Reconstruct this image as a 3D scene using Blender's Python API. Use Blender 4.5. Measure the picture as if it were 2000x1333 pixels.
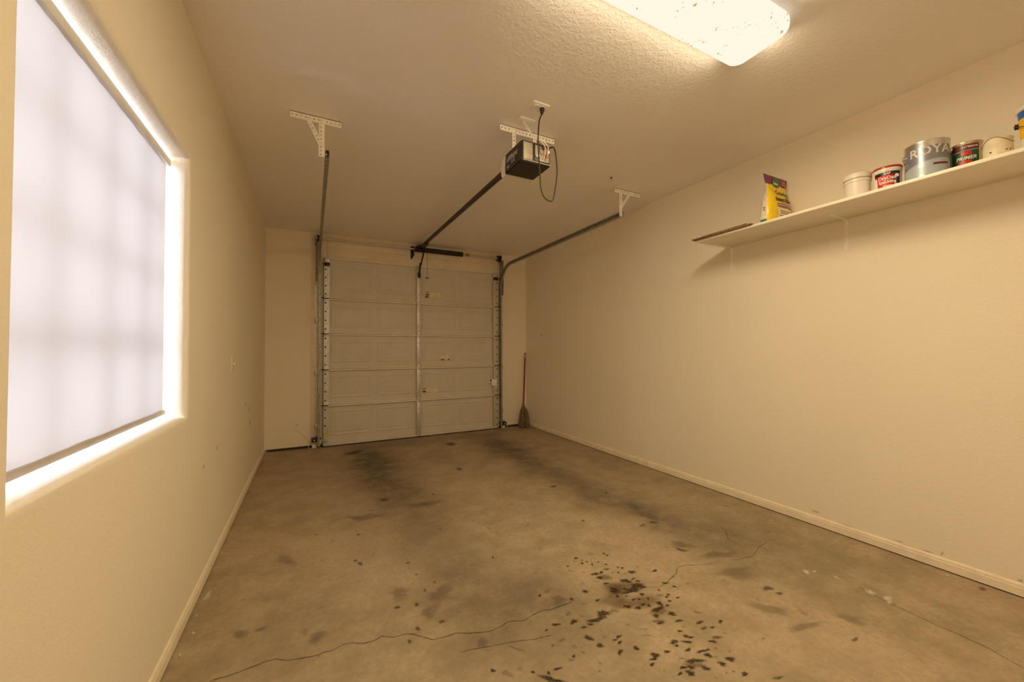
import bpy, bmesh, math, random
from mathutils import Vector, Matrix
random.seed(7)
for o in list(bpy.data.objects): bpy.data.objects.remove(o)
scene = bpy.context.scene
COL = scene.collection

# ---------------------------------------------------------------- camera
YAW, PITCH, ROLL, FPX = 0.474341, 0.0216533, -0.0048545, 761.2356
CAM = Vector((0, 0, 1.235))
_f = Vector((math.sin(YAW)*math.cos(PITCH), math.cos(YAW)*math.cos(PITCH), math.sin(PITCH)))
_r0 = Vector((math.cos(YAW), -math.sin(YAW), 0)); _u0 = _r0.cross(_f)
_r = _r0*math.cos(ROLL) + _u0*math.sin(ROLL); _u = _u0*math.cos(ROLL) - _r0*math.sin(ROLL)
cd = bpy.data.cameras.new('camera'); cd.sensor_width = 36; cd.sensor_fit = 'HORIZONTAL'; cd.lens = 36*FPX/2000; cd.clip_start = 0.02
cam = bpy.data.objects.new('camera', cd); COL.objects.link(cam)
m = Matrix((_r, _u, -_f)).transposed().to_4x4(); m.translation = CAM; cam.matrix_world = m
scene.camera = cam

# ---------------------------------------------------------------- world, exposure
LIGHT_POWER = 48.0
LIGHT_COL = (1.0, 0.80, 0.49)
DAY = 42.0
w = bpy.data.worlds.new('daylight'); scene.world = w; w.use_nodes = True
bg = w.node_tree.nodes['Background']; bg.inputs[0].default_value = (0.76, 0.82, 1.0, 1); bg.inputs[1].default_value = DAY
scene.cycles.diffuse_bounces = 12; scene.cycles.max_bounces = 13   # pale walls: light keeps bouncing
vs = scene.view_settings
vs.view_transform = 'Standard'; vs.look = 'None'; vs.gamma = 1; vs.use_curve_mapping = False; vs.exposure = 0.0

# room: x across, y towards the garage door, z up, metres
XL, XR, YB, ZC, YF = -0.507, 3.1235, 5.5796, 2.746, -0.45

def at(px, py, ax, v):
    """point where the view through a photo pixel meets the plane axis=v"""
    d = _r*((px-1000)/FPX) + _u*((666.5-py)/FPX) + _f
    return CAM + d*((v-CAM[ax])/d[ax])

# ---------------------------------------------------------------- node helpers
class NT:
    def __init__(s, nt): s.nt = nt; s.n = nt.nodes; s.l = nt.links
    def new(s, t, **k):
        n = s.n.new(t)
        for a, b in k.items(): setattr(n, a, b)
        return n
    def put(s, sock, v):
        if hasattr(v, 'node'): s.l.new(v, sock)
        elif isinstance(v, (tuple, list)) and len(v) == 3 and sock.type == 'RGBA': sock.default_value = (*v, 1)
        else: sock.default_value = v
    def math(s, op, a, b=0.0, c=None, clamp=False):
        n = s.new('ShaderNodeMath', operation=op, use_clamp=clamp)
        s.put(n.inputs[0], a); s.put(n.inputs[1], b)
        if c is not None: s.put(n.inputs[2], c)
        return n.outputs[0]
    def mix(s, f, a, b, mode='MIX'):
        n = s.new('ShaderNodeMix', data_type='RGBA', blend_type=mode)
        s.put(n.inputs[0], f); s.put(n.inputs[6], a); s.put(n.inputs[7], b)
        return n.outputs[2]
    def noise(s, vec, scale, detail=3.0, rough=0.55, dist=0.0):
        n = s.new('ShaderNodeTexNoise'); s.l.new(vec, n.inputs['Vector'])
        n.inputs['Scale'].default_value = scale; n.inputs['Detail'].default_value = detail
        n.inputs['Roughness'].default_value = rough; n.inputs['Distortion'].default_value = dist
        return n.outputs[0]
    def ramp(s, v, lo, hi, a=0.0, b=1.0):
        n = s.new('ShaderNodeMapRange'); n.interpolation_type = 'SMOOTHSTEP'
        s.put(n.inputs[0], v); s.put(n.inputs[1], lo); s.put(n.inputs[2], hi); s.put(n.inputs[3], a); s.put(n.inputs[4], b)
        return n.outputs[0]

def base(name):
    m = bpy.data.materials.new(name); m.use_nodes = True
    t = NT(m.node_tree); p = t.n['Principled BSDF']
    co = t.new('ShaderNodeTexCoord').outputs['Object']
    return m, t, p, co

def mat(name, col, rough=0.5, metal=0.0, var=0.06, scale=8.0, bump=0.0, bscale=60.0, spec=0.5, bdist=0.002):
    m, t, p, co = base(name)
    n = t.noise(co, scale, 2)
    dark = tuple(c*(1-var) for c in col); lite = tuple(min(1, c*(1+var)) for c in col)
    t.l.new(t.mix(t.ramp(n, .3, .7), dark, lite), p.inputs['Base Color'])
    p.inputs['Roughness'].default_value = rough; p.inputs['Metallic'].default_value = metal
    p.inputs['Specular IOR Level'].default_value = spec
    if bump:
        b = t.new('ShaderNodeBump'); b.inputs['Strength'].default_value = bump; b.inputs['Distance'].default_value = bdist
        t.l.new(t.noise(co, bscale, 2, .5), b.inputs['Height']); t.l.new(b.outputs[0], p.inputs['Normal'])
    return m

def drywall(name, col, bscale, strength, dist):
    m, t, p, co = base(name)
    big = t.noise(co, 1.1, 1)
    c = t.mix(t.ramp(big, .3, .7), tuple(x*.965 for x in col), col)
    t.l.new(c, p.inputs['Base Color'])
    p.inputs['Roughness'].default_value = .62; p.inputs['Specular IOR Level'].default_value = .3
    h = t.ramp(t.noise(co, bscale, 2, .55, .6), .45, .62)
    b = t.new('ShaderNodeBump'); b.inputs['Strength'].default_value = strength; b.inputs['Distance'].default_value = dist
    t.l.new(h, b.inputs['Height']); t.l.new(b.outputs[0], p.inputs['Normal'])
    return m

WALL = (.88, .812, .68)
M = {}
M['wall'] = drywall('painted_drywall', WALL, 62, .22, .0016)
M['ceiling'] = drywall('textured_ceiling', (.93, .895, .885), 50, .48, .0018)
M['trim'] = mat('painted_trim', (.86, .77, .61), .45, var=.05, scale=14)
M['board'] = mat('painted_jamb_board', (.82, .73, .58), .5, var=.05, scale=6)
M['door'] = mat('painted_steel_door', (.66, .62, .54), .42, var=.03, scale=5)
M['door_rail'] = mat('rolled_door_edge', (.84, .79, .69), .3, var=.03, scale=5)  # paler than the door: highlights along the joints put into the colour
M['galv'] = mat('galvanised_steel', (.62, .60, .56), .42, .6, var=.10, scale=25)
M['galv_dark'] = mat('dull_track_steel', (.36, .35, .31), .42, .7, var=.18, scale=30)
M['white_metal'] = mat('white_painted_steel', (.92, .89, .83), .45, var=.05, scale=30)
M['black'] = mat('black_plastic', (.018, .016, .014), .42, var=.2)
M['blacksteel'] = mat('black_steel', (.03, .026, .022), .4, .4, var=.2)
M['spring'] = mat('oiled_spring_steel', (.05, .042, .032), .38, .6, var=.2, scale=40)
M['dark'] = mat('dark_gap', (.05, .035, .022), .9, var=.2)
M['cord'] = mat('brown_cord', (.03, .02, .012), .7, var=.1)
M['white'] = mat('white_plastic', (.80, .75, .68), .35, var=.02)
M['plate_white'] = mat('white_cover_plastic', (.92, .90, .87), .4, var=.02)
M['grey_panel'] = mat('grey_end_panel', (.42, .37, .27), .55, .1, var=.1, scale=40)
M['copper'] = mat('copper_wire', (.45, .2, .09), .35, .8)
M['red_plastic'] = mat('red_plastic', (.42, .02, .012), .35, var=.05)
M['red_handle'] = mat('red_broom_handle', (.22, .012, .012), .35, var=.1)
M['straw'] = mat('broom_straw', (.20, .145, .07), .85, var=.45, scale=60, bump=.4, bscale=120)
M['shelf'] = mat('white_melamine', (.86, .80, .68), .38, var=.02)
M['cardboard'] = mat('brown_fibreboard', (.22, .12, .045), .8, var=.35, scale=50, bump=.3, bscale=90)
M['can_silver'] = mat('silver_tin', (.66, .66, .68), .26, .85, var=.06, scale=10)
M['silver_print'] = mat('pale_silver_print', (.80, .77, .70), .35, .3)
M['can_tin'] = mat('tin_plate', (.62, .56, .42), .3, .85, var=.12, scale=20)
M['cream'] = mat('cream_plastic', (.80, .72, .53), .4, var=.08, scale=22)
M['label_blue'] = mat('pale_blue_label', (.45, .53, .62), .35, .2, var=.08)
M['label_slate'] = mat('slate_label', (.28, .29, .36), .32, .4, var=.08)
M['label_maroon'] = mat('maroon_print', (.16, .02, .025), .4)
M['label_green'] = mat('green_print', (.015, .10, .04), .4, var=.15)
M['label_red'] = mat('red_print', (.62, .015, .012), .4, var=.05)
M['label_black'] = mat('black_print', (.02, .015, .015), .4)
M['print_white'] = mat('white_print', (.85, .82, .76), .5)
M['print_grey'] = mat('grey_print', (.52, .50, .50), .5)
M['blue'] = mat('blue_print', (.012, .13, .47), .4)
M['yellow'] = mat('yellow_print', (.80, .47, .012), .4, var=.06)
M['bag_yellow'] = mat('yellow_bag_film', (.86, .62, .012), .3, var=.08, bump=.5, bscale=14, bdist=.01)
M['bag_purple'] = mat('purple_bag_film', (.19, .014, .10), .3, var=.2, bump=.4, bscale=14, bdist=.01)
M['bag_white'] = mat('white_bag_film', (.72, .64, .54), .35, var=.1, bump=.5, bscale=14, bdist=.01)
M['bag_teal'] = mat('teal_print', (.0, .22, .16), .35)
M['bag_green'] = mat('green_logo', (.03, .16, .03), .35)
M['purple'] = mat('violet_print', (.25, .06, .30), .35)
M['sticker'] = mat('torn_paper', (.80, .70, .52), .8, var=.12, scale=60)
M['sticker_yellow'] = mat('yellow_sticker', (.62, .55, .03), .5, var=.2, scale=80)
M['hem'] = mat('shade_hem_bar', (.46, .41, .36), .5)
M['vinyl'] = mat('white_vinyl', (.80, .80, .80), .4)
M['brass'] = mat('sprinkler_metal', (.55, .48, .36), .3, .8)

# concrete floor: broad grey tyre smears, mottling and pinholes
def floor_mat():
    m, t, p, co = base('stained_concrete')
    sx = t.new('ShaderNodeSeparateXYZ'); t.l.new(co, sx.inputs[0])
    wob = t.noise(co, 2.2, 3, .6)
    mp = t.new('ShaderNodeMapping'); mp.inputs['Location'].default_value = (7, 3, 0); t.l.new(co, mp.inputs[0])
    wy = t.noise(mp.outputs[0], 1.9, 4, .6)
    X = t.math('ADD', sx.outputs[0], t.math('MULTIPLY', t.math('SUBTRACT', wob, .5), .55))
    Y = t.math('ADD', sx.outputs[1], t.math('MULTIPLY', t.math('SUBTRACT', wy, .5), .8))
    smear = None
    S = [(.58, 4.75, .26, .75, .95), (.62, 3.75, .30, .75, .6), (.70, 2.75, .26, .9, .42), (.78, 1.75, .26, .55, .5),
         (1.02, 1.62, .18, .35, .45), (2.18, 4.55, .24, .65, .95), (2.10, 3.55, .22, .8, .6), (2.15, 2.65, .20, .75, .5), (2.30, 1.95, .22, .6, .6),
         (2.62, 1.45, .25, .5, .4), (1.0, 5.35, .35, .16, .55), (2.1, 5.3, .6, .16, .5), (-.1, 1.9, .4, .6, .18), (2.85, 2.9, .28, 1.2, .22), (1.35, 4.3, .12, .4, .22)]
    for cx, cy, rx, ry, k in S:
        a = t.math('DIVIDE', t.math('SUBTRACT', X, cx), rx); b = t.math('DIVIDE', t.math('SUBTRACT', Y, cy), ry)
        d = t.math('ADD', t.math('MULTIPLY', a, a), t.math('MULTIPLY', b, b))
        g = t.math('MULTIPLY', t.math('POWER', 2.718, t.math('MULTIPLY', d, -1.0)), k)
        smear = g if smear is None else t.math('ADD', smear, g)
    mott = t.noise(co, 5.5, 4, .62); fine = t.noise(co, 38, 4, .7); grain = t.noise(co, 160, 1, .6); pal = t.noise(mp.outputs[0], 1.3, 3, .6)
    c = t.mix(t.ramp(mott, .34, .68), (.335, .262, .165), (.45, .355, .23))
    c = t.mix(t.ramp(pal, .42, .66, 0, .6), c, (.48, .37, .255))
    c = t.mix(t.math('MULTIPLY', t.ramp(fine, .35, .75), .32), c, (.22, .165, .10))
    c = t.mix(t.math('MULTIPLY', t.ramp(grain, .55, .8), .28), c, (.16, .12, .07))
    sm = t.math('MULTIPLY', smear, t.ramp(t.noise(co, 7, 4, .65), .22, .62, .55, 1.15))
    c = t.mix(t.math('MULTIPLY', sm, .82, clamp=True), c, (.105, .083, .048))
    dots = t.ramp(t.noise(mp.outputs[0], 13, 3, .5), .665, .72)
    c = t.mix(t.math('MULTIPLY', dots, .35), c, (.12, .09, .055))
    t.l.new(c, p.inputs['Base Color'])
    t.l.new(t.ramp(fine, .3, .7, .52, .68), p.inputs['Roughness']); p.inputs['Specular IOR Level'].default_value = .28
    b = t.new('ShaderNodeBump'); b.inputs['Strength'].default_value = .18; b.inputs['Distance'].default_value = .002
    t.l.new(fine, b.inputs['Height']); t.l.new(b.outputs[0], p.inputs['Normal'])
    return m
M['floor'] = floor_mat()

def decal_mat(name, col, k, rough=.5):
    m, t, p, co = base(name)
    p.inputs['Base Color'].default_value = (*col, 1); p.inputs['Roughness'].default_value = rough
    p.inputs['Specular IOR Level'].default_value = .3
    a = t.new('ShaderNodeAttribute', attribute_name='fade').outputs['Fac']
    n = t.noise(co, 90, 4, .65)
    al = t.math('MULTIPLY', t.math('MULTIPLY', t.ramp(a, .0, 1.0), t.ramp(n, .25, .65, .45, 1.0)), k, clamp=True)
    tr = t.new('ShaderNodeBsdfTransparent'); mx = t.new('ShaderNodeMixShader')
    t.l.new(al, mx.inputs[0]); t.l.new(tr.outputs[0], mx.inputs[1]); t.l.new(p.outputs[0], mx.inputs[2])
    t.l.new(mx.outputs[0], t.n['Material Output'].inputs[0])
    return m
M['oil'] = decal_mat('dark_oil_stain', (.045, .026, .010), .9)
M['oil_mid'] = decal_mat('old_oil_stain', (.07, .048, .026), .60)
M['oil_faint'] = decal_mat('faint_oil_stain', (.12, .09, .055), .34)
M['oil_brown'] = decal_mat('rusty_oil_haze', (.13, .065, .018), .45)
M['crack'] = decal_mat('hairline_crack', (.07, .045, .025), .75, .9)
M['chalk'] = decal_mat('pale_scuff', (.66, .57, .42), .95, .9)
M['scuff'] = decal_mat('wall_scuff', (.25, .17, .09), .4, .8)

def lens_mat():
    m, t, p, co = base('glowing_acrylic_lens')
    em = t.new('ShaderNodeEmission')
    cl = t.noise(co, 5, 2)
    k = t.math('MULTIPLY', t.ramp(t.noise(co, 62, 2, .5, .4), .635, .71), t.ramp(cl, .45, .56))
    sx = t.new('ShaderNodeSeparateXYZ'); t.l.new(co, sx.inputs[0])
    c = t.mix(k, (1.0, .91, .74), (.62, .36, .13))
    t.l.new(c, em.inputs[0]); em.inputs[1].default_value = 1.04
    t.l.new(em.outputs[0], t.n['Material Output'].inputs[0])
    return m
M['lens'] = lens_mat()

def shade_mat():
    m, t, p, co = base('white_shade_fabric')
    d = t.new('ShaderNodeBsdfDiffuse'); d.inputs[0].default_value = (.80, .76, .74, 1)
    tl = t.new('ShaderNodeBsdfTranslucent'); tl.inputs[0].default_value = (.0505, .0468, .0432, 1)
    mx = t.new("ShaderNodeMixShader"); mx.inputs[0].default_value = .45
    t.l.new(d.outputs[0], mx.inputs[1]); t.l.new(tl.outputs[0], mx.inputs[2])
    t.l.new(mx.outputs[0], t.n['Material Output'].inputs[0])
    return m
M['shade'] = shade_mat()

def pane_mat():
    m, t, p, co = base('window_glass')
    tr = t.new('ShaderNodeBsdfTransparent'); gl = t.new('ShaderNodeBsdfGlossy'); gl.inputs['Roughness'].default_value = .02
    fr = t.new('ShaderNodeFresnel'); fr.inputs[0].default_value = 1.45
    mx = t.new('ShaderNodeMixShader'); t.l.new(fr.outputs[0], mx.inputs[0]); t.l.new(tr.outputs[0], mx.inputs[1]); t.l.new(gl.outputs[0], mx.inputs[2])
    t.l.new(mx.outputs[0], t.n['Material Output'].inputs[0])
    return m
M['pane'] = pane_mat()

# ---------------------------------------------------------------- mesh helpers
def link(name, me, material=None, parent=None, smooth=False):
    o = bpy.data.objects.new(name, me); COL.objects.link(o)
    if material is not None and not me.materials: me.materials.append(M[material])
    if smooth: me.polygons.foreach_set('use_smooth', [True]*len(me.polygons))
    if parent is not None:
        o.parent = parent
        o.matrix_parent_inverse = Matrix.Translation(-parent.location) if parent.type == 'EMPTY' else Matrix.Identity(4)
    return o
def raw(name, v, f, material=None, parent=None, smooth=False):
    me = bpy.data.meshes.new(name); me.from_pydata([tuple(p) for p in v], [], f); me.update()
    return link(name, me, material, parent, smooth)
def bmobj(name, bm, material=None, parent=None, smooth=False):
    bmesh.ops.recalc_face_normals(bm, faces=bm.faces)
    me = bpy.data.meshes.new(name); bm.to_mesh(me); bm.free()
    o = link(name, me, material, parent, smooth)
    if smooth: me.set_sharp_from_angle(angle=math.radians(38))
    return o
def empty(name, loc, label=None, cat=None, group=None, kind=None):
    o = bpy.data.objects.new(name, None); COL.objects.link(o); o.location = loc; o.empty_display_size = .05
    tag(o, label, cat, group, kind); return o
def tag(o, label=None, cat=None, group=None, kind=None):
    if label: o['label'] = label
    if cat: o['category'] = cat
    if group: o['group'] = group
    if kind: o['kind'] = kind
    return o
def bbox(bm, x0, x1, y0, y1, z0, z1, bevel=0.0, seg=2, rot=None):
    r = bmesh.ops.create_cube(bm, size=1)
    vs_ = r['verts']
    mtx = Matrix.Translation(((x0+x1)/2, (y0+y1)/2, (z0+z1)/2)) @ (rot or Matrix.Identity(4)) @ Matrix.Diagonal((abs(x1-x0), abs(y1-y0), abs(z1-z0), 1))
    bmesh.ops.transform(bm, matrix=mtx, verts=vs_)
    if bevel:
        es = {e for v in vs_ for e in v.link_edges}
        bmesh.ops.bevel(bm, geom=list(es), offset=bevel, segments=seg, affect='EDGES', profile=.5)
def box(name, x0, x1, y0, y1, z0, z1, material, parent=None, bevel=0.0, rot=None):
    bm = bmesh.new(); bbox(bm, x0, x1, y0, y1, z0, z1, bevel, rot=rot)
    return bmobj(name, bm, material, parent, bevel > 0)
def catmull(pts, n=8):
    pts = [Vector(p) for p in pts]; P = [pts[0]*2-pts[1]] + pts + [pts[-1]*2-pts[-2]]; out = []
    for i in range(1, len(P)-2):
        for k in range(n):
            t = k/n; a, b, c, d = P[i-1:i+3]
            out.append(.5*((2*b)+(c-a)*t+(2*a-5*b+4*c-d)*t*t+(3*b-a-3*c+d)*t**3))
    return out+[pts[-1]]
def btube(bm, pts, r, n=8):
    pts = [Vector(p) for p in pts]; rings = []; prev = None
    for i, p in enumerate(pts):
        t = (pts[min(i+1, len(pts)-1)]-pts[max(i-1, 0)]).normalized()
        if prev is None:
            a = t.orthogonal().normalized()
        else:
            a = (prev-t*prev.dot(t)).normalized()
        prev = a; b = t.cross(a); rr = r[i] if isinstance(r, (list, tuple)) else r
        rings.append([bm.verts.new(p+(a*math.cos(2*math.pi*k/n)+b*math.sin(2*math.pi*k/n))*rr) for k in range(n)])
    for A, B in zip(rings, rings[1:]):
        for k in range(n): bm.faces.new((A[k], A[(k+1) % n], B[(k+1) % n], B[k]))
    bm.faces.new(rings[0][::-1]); bm.faces.new(rings[-1])
def tube(name, pts, r, material, parent=None, n=8):
    bm = bmesh.new(); btube(bm, pts, r, n); return bmobj(name, bm, material, parent, True)
def blathe(bm, prof, c, n=40, a0=0.0, a1=2*math.pi):
    full = abs(a1-a0-2*math.pi) < 1e-6; N = n if full else n+1; rings = []
    for r, z in prof:
        rings.append([bm.verts.new((c[0]+max(r, 1e-5)*math.cos(a0+(a1-a0)*k/n), c[1]+max(r, 1e-5)*math.sin(a0+(a1-a0)*k/n), c[2]+z)) for k in range(N)])
    for A, B in zip(rings, rings[1:]):
        for k in range(n):
            j = (k+1) % N
            if not full and k == n: break
            bm.faces.new((A[k], A[j], B[j], B[k]))
def lathe(name, prof, c, material, parent=None, n=40, a0=0.0, a1=2*math.pi):
    bm = bmesh.new(); blathe(bm, prof, c, n, a0, a1); bmesh.ops.remove_doubles(bm, verts=bm.verts, dist=2e-5)
    return bmobj(name, bm, material, parent, True)
def bdisc(bm, c, axis, r, h, n=16):
    a = Vector(axis).normalized(); p = Vector(c); btube(bm, [p, p+a*h], r, n)
def disc(name, c, axis, r, h, material, parent=None, n=16):
    bm = bmesh.new(); bdisc(bm, c, axis, r, h, n); return bmobj(name, bm, material, parent, True)

def bperf(bm, o, du, dv, dn, length, width, pitch, hr, off=0.5, th=.0025, skip=()):
    """perforated steel strip: origin o, length along du, width along dv, thickness along dn, a real hole in every pitch"""
    o, du, dv, dn = Vector(o), Vector(du).normalized(), Vector(dv).normalized(), Vector(dn).normalized()
    n = max(1, round(length/pitch)); p = length/n; V = {}
    def vert(u, v, w):
        k = (round(u, 5), round(v, 5), round(w, 5))
        if k not in V: V[k] = bm.verts.new(o+du*u+dv*v+dn*w)
        return V[k]
    for i in range(n):
        u0, u1, uc, vc = i*p, (i+1)*p, (i+.5)*p, off*width
        outer = [(u1, vc), (u1, width), (uc, width), (u0, width), (u0, vc), (u0, 0), (uc, 0), (u1, 0)]
        inner = [(uc+hr*math.cos(k*math.pi/4), vc+hr*math.sin(k*math.pi/4)) for k in range(8)]
        for w_ in (0, th):
            if i in skip:
                for k in range(8): bm.faces.new((vert(*outer[k], w_), vert(*outer[(k+1) % 8], w_), vert(uc, vc, w_)))
                continue
            for k in range(8):
                q = [vert(*outer[k], w_), vert(*outer[(k+1) % 8], w_), vert(*inner[(k+1) % 8], w_), vert(*inner[k], w_)]
                bm.faces.new(q if w_ else q[::-1])
        if i not in skip:
            for k in range(8):
                bm.faces.new((vert(*inner[k], 0), vert(*inner[(k+1) % 8], 0), vert(*inner[(k+1) % 8], th), vert(*inner[k], th)))
        for a, b in (((u0, 0), (uc, 0)), ((uc, 0), (u1, 0)), ((u0, width), (uc, width)), ((uc, width), (u1, width))):
            bm.faces.new((vert(*a, 0), vert(*b, 0), vert(*b, th), vert(*a, th)))
    for u in (0, length):
        for a, b in ((0, off*width), (off*width, width)):
            uu = u
            try: bm.faces.new((vert(uu, a, 0), vert(uu, b, 0), vert(uu, b, th), vert(uu, a, th)))
            except ValueError: pass
def perf_angle(name, o, du, dv, dn, length, width, leg2, pitch, hr, material, parent, off=.5):
    """L-section: perforated leg along dv, second perforated leg along dn from the dv=0 edge"""
    bm = bmesh.new(); bperf(bm, o, du, dv, dn, length, width, pitch, hr, off)
    if leg2: bperf(bm, o, du, dn, dv, length, leg2, pitch, hr)
    return bmobj(name, bm, material, parent)

def text(name, body, size, material, parent, place, align='CENTER', shear=0.0, thick=.0004, bold=0.0, sx=1.0):
    """lettering as thin raised print; place(u, v, w) -> world point"""
    c = bpy.data.curves.new(name, 'FONT'); c.body = body; c.size = size; c.align_x = align; c.shear = shear; c.extrude = thick/2; c.offset = bold
    c.resolution_u = 2
    t = bpy.data.objects.new(name, c); COL.objects.link(t); bpy.context.view_layer.update()
    me = bpy.data.meshes.new_from_object(t.evaluated_get(bpy.context.evaluated_depsgraph_get()))
    bpy.data.objects.remove(t); bpy.data.curves.remove(c)
    for v in me.vertices: v.co = place(v.co.x*sx, v.co.y, v.co.z)
    me.materials.clear(); me.materials.append(M[material])
    return link(name, me, None, parent)

def blob(bm, lay, cx, cy, rx, ry, proj, lift, ang=0.0, jag=.35, n=14):
    """soft-edged irregular patch: core ring + rim ring, the fade attribute falls to 0 at the rim"""
    ph = [random.uniform(0, 6.28) for _ in range(4)]
    def rad(a): return 1+jag*(.5*math.sin(2*a+ph[0])+.35*math.sin(3*a+ph[1])+.25*math.sin(5*a+ph[2])+.2*math.sin(7*a+ph[3]))
    def pt(a, s):
        x, y = math.cos(a)*rx*s*rad(a), math.sin(a)*ry*s*rad(a)
        return lift(proj(cx+x*math.cos(ang)-y*math.sin(ang), cy+x*math.sin(ang)+y*math.cos(ang)))
    c = bm.verts.new(lift(proj(cx, cy))); c[lay] = 1
    R = []
    for s, fa in ((.40, .85), (1.0, 0.0)):
        ring = []
        for k in range(n):
            v = bm.verts.new(pt(2*math.pi*k/n, s)); v[lay] = fa; ring.append(v)
        R.append(ring)
    for k in range(n):
        j = (k+1) % n
        bm.faces.new((c, R[0][k], R[0][j])); bm.faces.new((R[0][k], R[1][k], R[1][j], R[0][j]))
def ribbon(bm, lay, pts, wd, proj, lift, jit=0.0):
    P = [proj(*p) for p in pts]; Q = []
    for a, b in zip(P, P[1:]):
        n = max(2, int((b-a).length/.018))
        for k in range(n): Q.append(a.lerp(b, k/n))
    Q.append(P[-1]); nrm = lift(P[0])-P[0]; nrm.normalize(); rows = []; off = 0
    for i, q in enumerate(Q):
        t = (Q[min(i+1, len(Q)-1)]-Q[max(i-1, 0)]).normalized(); s = nrm.cross(t)
        off = off*.7+random.uniform(-jit, jit)
        ww = wd*random.uniform(.55, 1.3)*(0.3 if i in (0, len(Q)-1) else 1)
        row = []
        for k, fa in ((-1, 0), (0, 1), (1, 0)):
            v = bm.verts.new(lift(q)+s*(ww*k+off)); v[lay] = fa; row.append(v)
        rows.append(row)
    for A, B in zip(rows, rows[1:]):
        for k in range(2): bm.faces.new((A[k], A[k+1], B[k+1], B[k]))
def decals(name, material, parent, blobs=(), ribbons=(), ax=2, v=0.0, h=.0006, sgn=1, kind=None):
    bm = bmesh.new(); lay = bm.verts.layers.float.new('fade')
    proj = lambda x, y: at(x, y, ax, v)
    cnt = [0]
    def lift(p):
        q = p.copy(); q[ax] += sgn*(h+cnt[0]*2e-6); return q
    for b in blobs: blob(bm, lay, *b[:4], proj, lift, *(b[4:])); cnt[0] += 1
    for pts, wd, jit in ribbons: ribbon(bm, lay, pts, wd, proj, lift, jit); cnt[0] += 1
    me = bpy.data.meshes.new(name); bm.to_mesh(me); bm.free()
    o = link(name, me, material, parent)
    if kind: o['kind'] = kind
    return o

# ================================================================ the room
def quad(name, v, material, kind='structure', label=None, cat=None):
    o = raw(name, v, [(0, 1, 2, 3)], material); tag(o, label, cat, kind=kind); return o
floor = quad('floor', [(XL, YF, 0), (XR, YF, 0), (XR, YB+.12, 0), (XL, YB+.12, 0)], 'floor', label='stained and cracked bare concrete garage floor', cat='floor')
ceiling = quad('ceiling', [(XL, YF, ZC), (XL, YB, ZC), (XR, YB, ZC), (XR, YF, ZC)], 'ceiling', label='textured cream ceiling over the garage', cat='ceiling')
wall_right = quad('wall_right', [(XR, YF, 0), (XR, YF, ZC), (XR, YB, ZC), (XR, YB, 0)], 'wall', label='long cream drywall wall carrying the white shelf', cat='wall')
wall_front = quad('wall_front', [(XL, YF, 0), (XL, YF, ZC), (XR, YF, ZC), (XR, YF, 0)], 'wall', label='cream drywall wall behind the viewer', cat='wall')

# left wall with a bull-nosed window opening
WY0, WY1, WZ0, WZ1, WD, BR = 1.105, 2.285, .935, 2.125, .18, .026
def left_wall():
    prof = [(BR*(1-math.sin(a)), -BR*(1-math.cos(a))) for a in [math.pi/2*k/6 for k in range(7)]]   # (outset, depth)
    prof.append((0, -WD))
    V, F = [], []
    def loop(d, x): return [(x, WY0-d, WZ0-d), (x, WY1+d, WZ0-d), (x, WY1+d, WZ1+d), (x, WY0-d, WZ1+d)]
    V += [(XL, YF, 0), (XL, YB, 0), (XL, YB, ZC), (XL, YF, ZC)]
    for d, x in prof: V += loop(d, XL+x)
    for i in range(len(prof)):
        a, b = 4*i, 4*(i+1)
        for k in range(4): F.append((a+k, a+(k+1) % 4, b+(k+1) % 4, b+k))
    o = raw('wall_left', V, F, 'wall')
    for i, p in enumerate(o.data.polygons): p.use_smooth = i >= 4 and i < 4*7
    o.data.set_sharp_from_angle(angle=math.radians(40))
    return tag(o, 'long cream drywall wall holding the shaded window', 'wall', kind='structure')
wall_left = left_wall()

# back wall with the door opening, its foot stops short of the slab
DX0, DX1, DZ1 = .165, 2.565, 2.40
V = [(XL, YB, .032), (DX0, YB, .032), (DX0, YB, DZ1), (DX1, YB, DZ1), (DX1, YB, .032), (XR, YB, .032), (XR, YB, ZC), (XL, YB, ZC), (DX0, YB, ZC), (DX1, YB, ZC)]
V += [(DX0, YB+.12, .0), (DX0, YB+.12, DZ1), (DX1, YB+.12, DZ1), (DX1, YB+.12, .0)]
wall_back = raw('wall_back', V, [(0, 1, 2, 8, 7), (2, 3, 9, 8), (3, 4, 5, 6, 9), (1, 10, 11, 2), (2, 11, 12, 3), (3, 12, 13, 4)], 'wall')
tag(wall_back, 'cream end wall around the garage door', 'wall', kind='structure')
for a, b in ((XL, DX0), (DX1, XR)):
    box('sill_gap_filler', a-(.06 if a == XL else 0), b+(.06 if b == XR else 0), YB+.006, YB+.03, -.01, .30, 'dark', wall_back)  # dark filler added in the gap, raised unseen behind the wall to block daylight

# jamb and header boards
for i, (n, x0, x1, z0, z1, lb) in enumerate((('trim_1', -.016, DX0, .032, 2.735, 'painted jamb board left of the garage door'), ('trim_2', DX1, 2.70, .032, 2.735, 'painted jamb board right of the garage door'),
                                ('trim_3', DX0, DX1, 2.40, 2.58, 'painted lower header board above the garage door'), ('trim_4', DX0, DX1, 2.583, 2.735, 'painted upper header board above the garage door'))):
    tag(box(n, x0+.0008, x1-.0008, YB-.006, YB+.002, z0, z1, 'board', None, .0015), lb, 'trim', kind='structure')

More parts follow.
